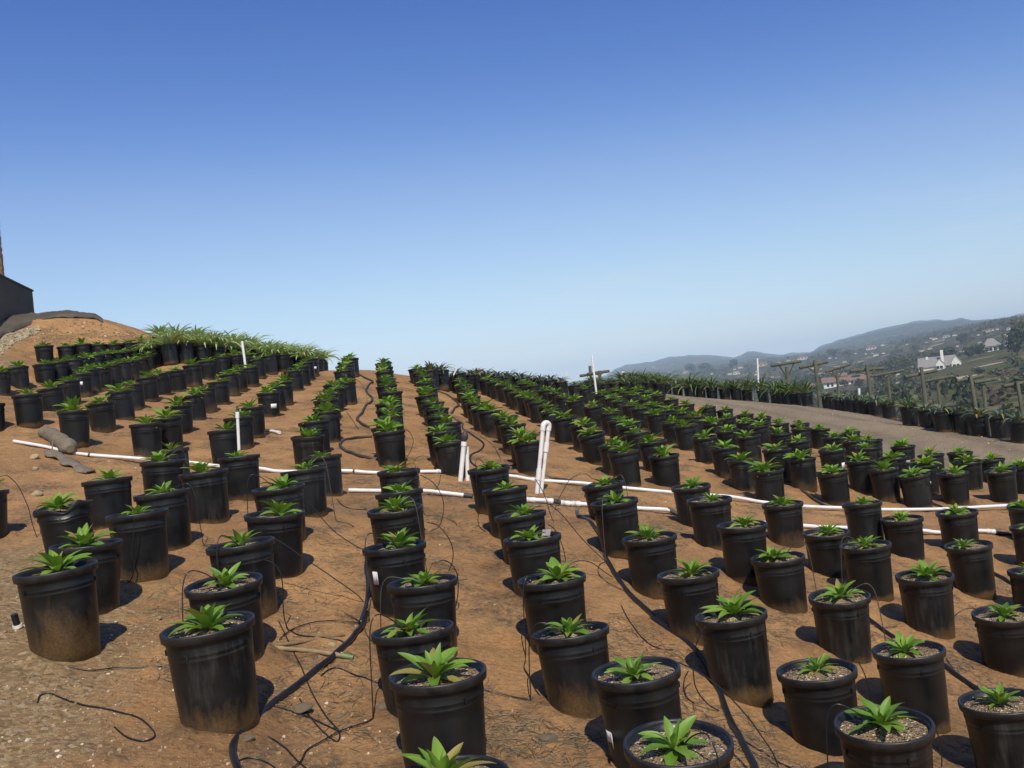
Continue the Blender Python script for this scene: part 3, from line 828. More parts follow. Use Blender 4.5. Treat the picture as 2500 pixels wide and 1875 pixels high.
def build_potted(name, loc, rz, tilt, label, group, pot_me, rim_me, soil_me, plant_me, part, cat, pscale=1.0, poff=(0, 0), copy_of=None, sc=1.0):
    """an Empty at the base of the pot > pot (> rim), soil, plant"""
    root = bpy.data.objects.new(name, None)
    root.empty_display_size = 0.1
    root.location = loc
    root.rotation_mode = 'ZXY'
    root.rotation_euler = (tilt[0], tilt[1], rz)
    root.scale = (sc * random.uniform(0.98, 1.02), sc * random.uniform(0.98, 1.02), sc * random.uniform(0.97, 1.03))
    link(root); tag(root, label, cat, group)
    if copy_of is None:
        p = link(bpy.data.objects.new('pot', pot_me), root)
        link(bpy.data.objects.new('rim', rim_me), p)
        link(bpy.data.objects.new('soil', soil_me), root)
        link(bpy.data.objects.new(part, plant_me), root)
    else:
        for ch in list(copy_of.children):
            c2 = ch.copy(); link(c2, root)
            for g in list(ch.children):
                link(g.copy(), c2)
    for ch in root.children:
        nm = ch.name.split('.')[0]
        if nm == 'pot':
            ch.data = pot_me
            ch['dust'] = 0.05 + 0.17 * random.random() ** 2
        elif nm == 'soil': ch.data = soil_me; ch.rotation_euler = (0, 0, random.uniform(0, 6.28))
        elif nm == part:
            ch.data = plant_me
            ch.location = (poff[0], poff[1], 0.418)
            ch.scale = (pscale,) * 3
            ch.rotation_euler = (random.uniform(-0.12, 0.12), random.uniform(-0.12, 0.12), random.uniform(0, 6.28))
    return root

SPECIAL = {   # (bed, row, place): what sets this pot apart
 ('front', 1, 1): 'big-leaved agave in tan-dusted black pot beside the pipe stub at the lower left',
 ('front', 1, 2): 'big-leaved agave in black pot directly behind the tan-dusted pot near the pipe stub',
 ('front', 1, 3): 'young agave in the black pot whose rim is dented and folded outward',
 ('front', 3, 1): 'bright green broad-leaved agave in black pot standing against the bent foreground hose',
 ('front', 5, 1): 'agave at the bottom edge of the photo, its pot mostly cut off',
 ('front', 5, 2): 'agave with one tall upright leaf in black pot just behind the cut-off pot',
 ('front', 5, 5): 'young agave in black pot with torn white sticker beside the curved hose',
 ('front', 6, 2): 'young agave in black pot with a torn white scrap clinging to its base',
 ('front', 6, 5): 'young agave in black pot with a grey card stuck behind its rim',
 ('back', 14, 3): 'young agave in black pot with a grey plastic card leaning over its rim',
 ('back', 15, 4): 'young agave in glossy-rimmed black pot with white sticker on its edge',
 ('back', 17, 4): 'young agave in black pot with grey sticker, half hidden behind another stickered pot',
 ('back', 16, 2): 'young agave in black pot with wide grey sticker near the middle of its side',
 ('back', 18, 1): 'young agave in scuffed grey pot with white sticker low on its side',
 ('back', 6, 4): 'young agave in black pot with square white sticker, upper left of the bed',
 ('back', 10, 3): 'young agave in black pot with small white tag, next to the riser with the filter',
 ('back', 12, 3): 'young agave in black pot with white stick lying on its soil',
 ('back', 13, 6): 'young agave in black pot with white flower-like tag on top of its leaves',
}
rg = random.Random(5)
proto = None
YOUNG = {}
def tilt_for(rg, s=0.028): return (rg.gauss(0, s), rg.gauss(0, s) - 0.02)
for bed, D in (('front', FRONT), ('back', BACK)):
    for ri, row in enumerate(STAND[bed]):
        for ki, (x, y, z, g) in enumerate(row):
            key = (bed, ri, ki + 1)
            key0 = (bed, ri, ki + 1)
            lab = SPECIAL.get(key0)
            if lab is None:
                where = 'front bed' if bed == 'front' else 'bed above the white pipes'
                lab = 'young agave pot, %s from front, %s row from left, %s' % (ORD[ki + 1], ORD[ri + 1], where)
            big = key0 in (('front', 1, 1), ('front', 1, 2), ('front', 3, 1), ('front', 5, 1), ('front', 5, 2))
            pm = rg.choice(ROS_BIG) if big else rg.choice(ROS)
            o = build_potted('potted_agave', (x, y, min(z, g + 0.03)), rg.uniform(0, 6.28), tilt_for(rg), lab, 'young agaves in black nursery pots', rg.choice(POTS), RIM, rg.choice(SOILS), pm, 'rosette', 'potted plant',
                             (rg.uniform(0.84, 1.12) if bed == 'front' else rg.uniform(1.15, 1.55)) if not big else rg.uniform(0.86, 0.98), (rg.uniform(-0.03, 0.03), rg.uniform(-0.045, 0.02)), proto)
            if proto is None: proto = o
            YOUNG[key0] = o

def pot_of(key): return [c for c in YOUNG[key].children if c.name.split('.')[0] == 'pot'][0]
for key, dv in ((('front', 1, 1), 0.34), (('front', 1, 2), 0.12), (('front', 3, 1), 0.17), (('front', 3, 2), 0.07), (('front', 5, 2), 0.05), (('front', 6, 3), 0.24), (('front', 7, 2), 0.05), (('front', 7, 3), 0.09), (('front', 5, 3), 0.13), (('front', 6, 2), 0.05), (('front', 6, 1), 0.05)):
    pot_of(key)['dust'] = dv
# the dented pot: its own rim and wall, pushed in at the front with the lip folded out
o = YOUNG[('front', 1, 3)]
o.rotation_euler = (0.02, -0.05, 0)
for ch in o.children:
    if ch.name.split('.')[0] == 'pot':
        for ob in [ch] + list(ch.children):
            ob.data = ob.data.copy()
            for v in ob.data.vertices:
                a = math.atan2(v.co.y, v.co.x)
                d1 = math.exp(-((a + 1.15) / 0.35) ** 2); d2 = math.exp(-((a + 2.35) / 0.28) ** 2)
                k = max(0, (v.co.z - 0.26) / 0.19) ** 2
                v.co.x *= 1 - 0.16 * d1 * k + 0.10 * d2 * k; v.co.y *= 1 - 0.22 * d1 * k + 0.08 * d2 * k
                v.co.z += (-0.045 * d1 + 0.030 * math.exp(-((a + 0.6) / 0.3) ** 2) - 0.03 * d2) * k

def sticker(key, ang, z, wd, ht, mat='label', curl=0.0, name='sticker'):
    """a paper label stuck on the outside of a pot, angle measured from the side facing the camera"""
    o = YOUNG[key]
    pot = [c for c in o.children if c.name.split('.')[0] == 'pot'][0]
    a0 = math.atan2(-o.location.y, -o.location.x) + ang - o.rotation_euler.z
    mb = MB(); nn = 6
    vs = []
    r0 = 0.1755 + (0.197 - 0.1755) * z / 0.40
    for j in range(2):
        for i in range(nn + 1):
            a = a0 + (i / nn - 0.5) * wd / r0
            zz = z + (j - 0.5) * ht
            r = 0.1775 + (0.197 - 0.1755) * zz / 0.40 + 0.0022 + curl * max(0, i / nn - 0.6)
            vs.append((r * math.cos(a), r * math.sin(a), zz))
    fs = [(i, i + 1, nn + 2 + i, nn + 1 + i) for i in range(nn)]
    mb.add(vs, fs, True)
    s = mb.build(name, M[mat], pot)
    sm = s.modifiers.new('thick', 'SOLIDIFY'); sm.thickness = 0.0012; sm.offset = 1
    return s
def card(key, ang, lean, wd, ht, mat, z=0.41, r=0.15, name='plant_tag'):
    o = YOUNG[key]
    mb = MB()
    a0 = math.atan2(-o.location.y, -o.location.x) + ang - o.rotation_euler.z
    Mx = Matrix.Rotation(a0, 4, 'Z') @ Matrix.Translation((r, 0, z)) @ Matrix.Rotation(lean, 4, 'Y')
    mb.box(0, 0, ht / 2, 0.003, wd, ht, Mx)
    return mb.build(name, M[mat], o)
sticker(('front', 5, 5), -0.80, 0.27, 0.055, 0.085, curl=0.03)
sticker(('front', 6, 2), -0.95, 0.19, 0.10, 0.05, curl=0.12)
card(('front', 6, 5), 2.5, 0.5, 0.075, 0.05, 'label_grey', 0.425, 0.17)
card(('back', 14, 3), -1.35, 1.0, 0.085, 0.16, 'label_grey', 0.44, 0.13)
sticker(('back', 15, 4), 0.95, 0.20, 0.075, 0.09)
sticker(('back', 17, 4), 0.35, 0.17, 0.075, 0.05, 'label_grey')
sticker(('back', 16, 2), 0.15, 0.19, 0.10, 0.05, 'label_grey')
sticker(('back', 18, 1), -0.75, 0.16, 0.06, 0.075, 'label_grey')
sticker(('back', 6, 4), 0.45, 0.20, 0.11, 0.08)
sticker(('back', 3, 4), -0.1, 0.25, 0.07, 0.07)
sticker(('back', 6, 10), 0.45, 0.20, 0.10, 0.07)
sticker(('back', 10, 3), 0.8, 0.26, 0.09, 0.10)
card(('back', 12, 3), -0.9, 1.45, 0.012, 0.10, 'label', 0.425, 0.06)
card(('back', 13, 6), 0.2, 0.6, 0.04, 0.05, 'label', 0.54, 0.0)
card(('back', 15, 10), 0.2, 0.6, 0.03, 0.04, 'label', 0.44, 0.05)

# grown agaves ---------------------------------------------------
GROWN = {
    'pale': [grown_mesh(300 + k, M['leaf_pale'], 58, 0.42, 0.050) for k in range(4)],
    'blue': [grown_mesh(320 + k, M['leaf_blue'], 26, 0.36, 0.055, 1.1) for k in range(3)],
    'dark': [grown_mesh(340 + k, M['leaf_dark'], 40, 0.50, 0.042, 0.9) for k in range(4)],
}
BLOCK = [('pale', 'pale arching agave, %s from left in the near line along the upper left crest'),
         ('pale', 'pale arching agave, %s from left in the back line along the upper left crest'),
         ('blue', 'blue-grey agave in black pot, %s from left along the middle of the crest'),
         ('dark', 'dark leafy agave pot, %s from left in the near line under the white flag'),
         ('dark', 'dark leafy agave pot, %s from left in the far line under the white flag'),
         ('dark', 'grown agave in black pot, %s from left in the line along the dirt road')]
gproto = None
for bi, row in enumerate(STAND['mature']):
    kind, lab = BLOCK[bi]
    for ki, (x, y, z, g) in enumerate(row):
        k2 = kind
        if bi == 5: k2 = 'dark' if ki < 13 or rg.random() < 0.35 else 'blue'
        sc = {'pale': 1.0, 'blue': 0.95, 'dark': 0.95}[k2]
        if bi == 5 and ki < 13: sc = 1.4
        if bi in (0, 1): sc = 1.32
        if bi in (3, 4): sc = 0.62 if x < 3.4 else 1.0
        if bi == 5 and ki >= 13: sc = 0.95 if k2 == 'blue' else 0.72
        o = build_potted('grown_agave', (x, y, min(z, g + 0.04)), rg.uniform(0, 6.28), tilt_for(rg, 0.04), lab % ORD[ki + 1], 'grown agaves in black pots', rg.choice(POTS), RIM, rg.choice(SOILS), rg.choice(GROWN[k2]), 'foliage', 'potted plant',
                         sc * rg.uniform(0.85, 1.2), (rg.uniform(-0.03, 0.03), rg.uniform(-0.03, 0.03)), gproto)
        if gproto is None: gproto = o
# ---------------------------------------------------------------- irrigation: white pipes, risers, hoses, drip tubes
def ground_path(px, lift, k=5):
    p = [hit(u, v) for u, v in px]
    p = smooth_path(p, k) if k > 1 else p
    out = []
    for q in p:
        out.append(Vector((q.x, q.y, gz(q.x, q.y) + float(rough(np.array([q.x]), np.array([q.y]))[0]) + lift)))
    for _ in range(2 if len(out) > 8 else 0):
        for i in range(1, len(out) - 1):
            out[i].z = max(out[i].z, (out[i - 1].z + out[i + 1].z) / 2)
    return out

def conv(ox, oy, s, pts): return [(ox + a / s, oy + b / s) for a, b in pts]

def pvc_line(name, px, rad, couplers, label, caps=(), lift=0.012):
    path = ground_path(px, rad + lift, 4)
    # a rigid pipe: relax bumps
    for _ in range(12):
        for i in range(1, len(path) - 1):
            path[i].z = max(path[i].z * 0.4 + (path[i - 1].z + path[i + 1].z) * 0.3, gz(path[i].x, path[i].y) + rad * 0.4)
    root = empty(name, path[0], label, 'pipe', 'white pipes lying across the bed')
    base = path[0].copy()
    mb = MB().tube([p - base for p in path], rad, 14)
    mb.build('pipe', M['pvc'], root)
    for (u, v, ln, dark) in couplers:
        q = hit(u, v)
        i = min(range(len(path)), key=lambda i: (path[i] - q).length)
        a, b = path[max(i - 1, 0)], path[min(i + 1, len(path) - 1)]
        dr = (b - a).normalized(); c = path[i]
        cm = MB()
        if dark:
            cm.tube([c - dr * ln - base, c + dr * ln - base], rad * 1.12, 14)
        else:
            cm.tube([c - dr * ln - base, c - dr * ln * 0.4 - base, c - dr * ln * 0.38 - base, c + dr * ln * 0.38 - base, c + dr * ln * 0.4 - base, c + dr * ln - base], [rad * 1.35, rad * 1.35, rad * 1.22, rad * 1.22, rad * 1.35, rad * 1.35], 14)
        cm.build('dark_joint' if dark else 'coupling', M['hose_dusty'] if dark else M['pvc'], root)
    return root, path
UP = [(35, 1087), (110, 1099), (186, 1110), (336, 1128), (463, 1138), (540, 1145), (633, 1152), (689, 1155), (841, 1157), (922, 1157), (1076, 1160), (1149, 1163), (1244, 1169), (1308, 1174), (1424, 1184), (1529, 1198), (1648, 1212), (1783, 1227), (1859, 1234), (1959, 1245), (2065, 1251), (2154, 1251), (2284, 1249), (2453, 1246), (2560, 1244)]
pvc_line('irrigation_pipe', UP, 0.021, [(1072, 1160, 0.05, False), (1086, 1160, 0.055, True), (1101, 1161, 0.05, False), (1300, 1173, 0.05, False), (204, 1112, 0.012, True), (866, 1157, 0.012, True)],
         'long white pipe crossing the whole bed, the farther of the two pipe lines')
pvc_line('irrigation_pipe', [(852, 1200), (918, 1203), (1036, 1211), (1090, 1214), (1144, 1218)], 0.022, [(1140, 1218, 0.05, True)],
         'white pipe with dark end between the centre rows, nearer pipe line, left length')
pvc_line('irrigation_pipe', [(1280, 1230), (1340, 1234), (1380, 1237), (1436, 1240), (1500, 1245), (1560, 1250), (1629, 1257), (1650, 1260)], 0.023,
         [(1300, 1231, 0.055, False), (1335, 1234, 0.05, False), (1361, 1236, 0.08, True), (1386, 1238, 0.055, False), (1404, 1239, 0.05, False), (1640, 1258, 0.08, True)],
         'white pipe with couplings and dark joint below the double riser, nearer pipe line')
pvc_line('irrigation_pipe', [(1864, 1284), (2000, 1295), (2154, 1303), (2251, 1307), (2298, 1309), (2388, 1310), (2432, 1311)], 0.022, [(2422, 1311, 0.06, False)],
         'white pipe glimpsed between pots at the right, nearer pipe line')
pvc_line('pipe_stub', [(648, 1053), (662, 1055), (673, 1058), (684, 1062)], 0.022, [(655, 1054, 0.09, True), (682, 1061, 0.03, False)],
         'short white pipe stub with dark end lying on bare soil at the left rows')

def seg_at(d, *uv): return [at(u, v, d) for u, v in uv]

# riser with cap at the left
d = 10.3
top, bot = at(579.5, 1008, d), at(581.5, 1120, d)
root = empty('riser_pipe', bot, 'white riser pipe with capped top and black fitting among the left rows', 'riser', 'white riser pipes')
L = lambda *p: [q - bot for q in p]
MB().tube(L(bot - Vector((0, 0, .25)), top), 0.0175, 12).build('pipe', M['pvc'], root)
ax = (top - bot).normalized()
MB().tube(L(top - ax * 0.06, top + ax * 0.012), [0.023, 0.023], 12).build('cap', M['pvc'], root)
MB().tube(L(top + ax * 0.01, top + ax * 0.035, top + ax * 0.036, top + ax * 0.075), [0.02, 0.02, 0.013, 0.012], 12).build('black_fitting', M['hose'], root)

# riser with filter and S-hose
b1 = hit(1124, 1174); d1 = b1.y
t1 = at(1133, 1079, d1)
root = empty('riser_pipe', b1, 'white double riser topped by a round dark filter beside the centre row', 'riser', 'white riser pipes')
L = lambda *p: [q - b1 for q in p]
ax = (t1 - b1).normalized()
MB().tube(L(b1 - ax * 0.1, t1), 0.030, 14).build('pipe', M['pvc'], root)
MB().tube(L(t1 - ax * 0.05, t1 + ax * 0.004), [0.037, 0.037], 14).build('coupling', M['pvc'], root)
MB().tube(L(t1 + ax * 0.004, t1 + ax * 0.02, t1 + ax * 0.03, t1 + ax * 0.06, t1 + ax * 0.09, t1 + ax * 0.115, t1 + ax * 0.125, t1 + ax * 0.16), [0.030, 0.030, 0.036, 0.047, 0.046, 0.036, 0.02, 0.016], 14).build('filter', M['hose_dusty'], root)
b2 = b1 + Vector((0.075, 0.10, 0)); b2.z = gz(b2.x, b2.y)
t2 = at(1140, 1090, b2.y)
MB().tube(L(b2 - Vector((0, 0, 0.1)), t2), 0.026, 12).build('rear_pipe', M['pvc'], root)

# tall double riser with U bend
b1 = hit(1311, 1204); d1 = b1.y
t1 = at(1326, 1040, d1); b2 = at(1321.5, 1197, d1 + 0.05); t2 = at(1340, 1040, d1 + 0.05)
root = empty('riser_pipe', b1, 'tall white double riser joined by a rounded bend at its top', 'riser', 'white riser pipes')
L = lambda *p: [q - b1 for q in p]
ax = (t1 - b1).normalized()
def on(a, b, f): return a + (b - a) * f
MB().tube(L(b1 - ax * 0.08, t1), 0.026, 14).build('pipe', M['pvc'], root)
MB().tube(L(b2 - ax * 0.10, on(b2, t2, 0.62), on(b2, t2, 0.70), t2), [0.022, 0.022, 0.024, 0.026], 14).build('pipe', M['pvc'], root)
side = (t2 - t1)
arc = [t1 + side * 0.5 - side * 0.5 * math.cos(math.pi * k / 10) + ax * 0.038 * math.sin(math.pi * k / 10) for k in range(11)]
MB().tube(L(*([t1 - ax * 0.055] + arc + [t2 - ax * 0.055])), 0.0325, 14).build('bend', M['pvc'], root)
for f0, f1, a, b in ((0.20, 0.36, b1, t1), (0.60, 0.74, b2, t2)):
    MB().tube(L(on(a, b, f0), on(a, b, f1)), [0.0325, 0.0325], 14).build('coupling', M['pvc'], root)

# thin poles and far risers: (u,v top) (u,v bottom) depth radius
def pole(name, d, top, bot, r, label, cat, mat='pvc', group='thin white poles', down=True):
    d = d * math.hypot(1, (bot[0] - 1250) / F)
    a, b = at(*bot, d), at(*top, d)
    g = gz(a.x, a.y)
    a2 = a if not down else a + (a - b) * max(0, (a.z - g + 0.1) / max(0.05, (b.z - a.z)))
    o = MB().tube([Vector((0, 0, 0)), b - a2], r, 10).build(name, M[mat], None, a2)
    return tag(o, label, cat, group)
pole('white_pole', 24.2, (1445, 868), (1453, 935), 0.028, 'tall thin white pole leaning at the crest in front of wooden crossbars', 'pole')
pole('white_pole', 26, (1383, 906), (1383.5, 925), 0.02, 'tiny white pole between dark agave leaves on the crest', 'pole')
pole('white_pole', 31, (1849, 875), (1851.5, 932), 0.032, 'thin upright white pole at the road edge against the dark valley', 'pole')
pole('white_pole', 28.5, (2097, 948), (2098, 970), 0.040, 'short white standpipe among potted agaves by the wooden posts', 'pole')
pole('white_pole', 20.3, (591, 833), (595.5, 866), 0.030, 'white standpipe among pale agaves on the upper left crest', 'pole')
pole('white_pole', 20.5, (1116, 897), (1107.5, 916), 0.018, 'slanted white stake leaning over pots at the middle of the crest', 'pole', down=False)
pole('white_pole', 23.0, (616, 844), (616.5, 858), 0.014, 'tiny white marker in pale agave foliage right of the left standpipe', 'pole')

def hose(name, path, rad, label, cat='hose', mat='hose', group='black irrigation hoses'):
    base = path[0].copy()
    o = MB().tube([p - base for p in path], rad, 10).build(name, M[mat], None, base)
    return tag(o, label, cat, group)
cA = [conv(500, 1150, 4.148, [(1662, 860), (1645, 920), (1636, 1010), (1655, 1100), (1662, 1220), (1640, 1400), (1585, 1590)]), conv(500, 1475, 4.148, [(1640, 130), (1600, 240), (1540, 340), (1420, 490), (1200, 670), (900, 865), (700, 1000), (580, 1110), (470, 1210), (370, 1310), (305, 1420), (285, 1520), (315, 1659), (380, 1800)])]
hose('irrigation_hose', ground_path(cA[0] + cA[1], 0.016), 0.0165, 'glossy black hose curving from the stickered pot down to the bottom edge')
cB = [conv(1000, 1150, 4.148, [(1695, 400), (1710, 475), (1760, 500), (1850, 565), (1925, 640), (1950, 740), (1985, 870), (2060, 1010)]), conv(1500, 1150, 4.148, [(60, 1120), (160, 1250), (280, 1380), (400, 1500)]), conv(1500, 1475, 4.148, [(400, 170), (600, 330), (790, 470), (930, 640), (1000, 800), (1080, 960), (1150, 1130), (1230, 1290), (1330, 1490), (1420, 1659), (1480, 1800)])]
hose('irrigation_hose', ground_path(cB[0] + cB[1] + cB[2], 0.017), 0.0175, 'long black hose running diagonally through the front bed to the bottom edge')
hose('irrigation_hose', ground_path(conv(1800, 1000, 5.185, [(560, 915), (700, 980), (850, 1060), (1000, 1160), (1100, 1222), (1200, 1262)]), 0.018), 0.018, 'black hose end touching the far white pipe between right-hand pots', mat='hose_dusty')
hose('irrigation_hose', ground_path(conv(2000, 1475, 4.148, [(430, 100), (500, 170), (580, 235), (660, 300), (760, 370)]), 0.016), 0.016, 'black hose piece showing between two dark pots at the lower right')
hose('irrigation_hose', ground_path(conv(2000, 1475, 4.148, [(1240, 640), (1300, 690), (1400, 770), (1520, 850), (1640, 930)]), 0.016), 0.016, 'black hose piece behind the pot nearest the lower right corner')
hose('irrigation_hose', ground_path(conv(2000, 1150, 4.148, [(1100, 300), (1160, 330), (1250, 380), (1300, 400)]), 0.016), 0.016, 'short black hose end above the far white pipe at the right')
hose('irrigation_hose', ground_path(conv(2000, 1150, 4.148, [(1700, 1010), (1760, 1035), (1830, 1070), (1900, 1110), (1960, 1140)]), 0.016), 0.016, 'black hose piece lying right of the pots near the right edge')
hose('irrigation_hose', ground_path(conv(2000, 1150, 4.148, [(1760, 665), (1820, 672), (1900, 680), (1990, 690), (2100, 705)]), 0.024), 0.024, 'thick black pipe end joined to the near white pipe at the right edge')
hose('irrigation_hose', ground_path(conv(1200, 900, 5.185, [(200, 1340), (420, 1350), (640, 1372), (800, 1385), (1000, 1425), (1110, 1452)]), 0.015), 0.015, 'dusty hose lying just above the far white pipe by the double riser', mat='hose_dusty')
hose('irrigation_hose', ground_path(conv(760, 840, 7.9, [(830, 590), (960, 620), (1100, 690), (1190, 735), (1110, 800), (1060, 900), (1100, 980), (1180, 1060), (1160, 1130), (1050, 1200), (1000, 1320), (890, 1450), (920, 1510), (1040, 1580), (1110, 1610)]), 0.02), 0.022, 'zigzag dusty hose climbing to the crest between the two centre rows', mat='hose_dusty')
hose('irrigation_hose', ground_path(conv(600, 900, 5.185, [(1600, 872), (1400, 882), (1260, 912), (1200, 960), (1205, 1010), (1270, 1060), (1400, 1100), (1550, 1140), (1690, 1150)]), 0.02), 0.020, 'looping dusty hose left of the centre row above the pipes', mat='hose_dusty')
hose('irrigation_hose', ground_path(conv(980, 860, 7.9, [(700, 775), (850, 822), (980, 890), (1070, 970), (1112, 1055), (1035, 1110), (960, 1190)]), 0.02), 0.020, 'bent dusty hose between rows right of the centre near the crest', mat='hose_dusty')
dS = hit(1124, 1174).y + 0.02
hose('irrigation_hose', smooth_path([at(u, v, dS - 0.0) for u, v in conv(900, 900, 5.185, [(1215, 790), (1260, 800), (1345, 862), (1432, 922), (1457, 978), (1400, 1042), (1312, 1082), (1284, 1132), (1302, 1192), (1375, 1245)])], 6), 0.012, 'black S-shaped hose hanging from the dark filter into a pot')
hose('irrigation_hose', smooth_path([at(u, v, dS) for u, v in conv(900, 900, 5.185, [(1205, 780), (1185, 730), (1190, 690), (1120, 650), (1060, 610)])], 6), 0.012, 'black hose rising from the filter over the rim of the pot behind', mat='hose_dusty')

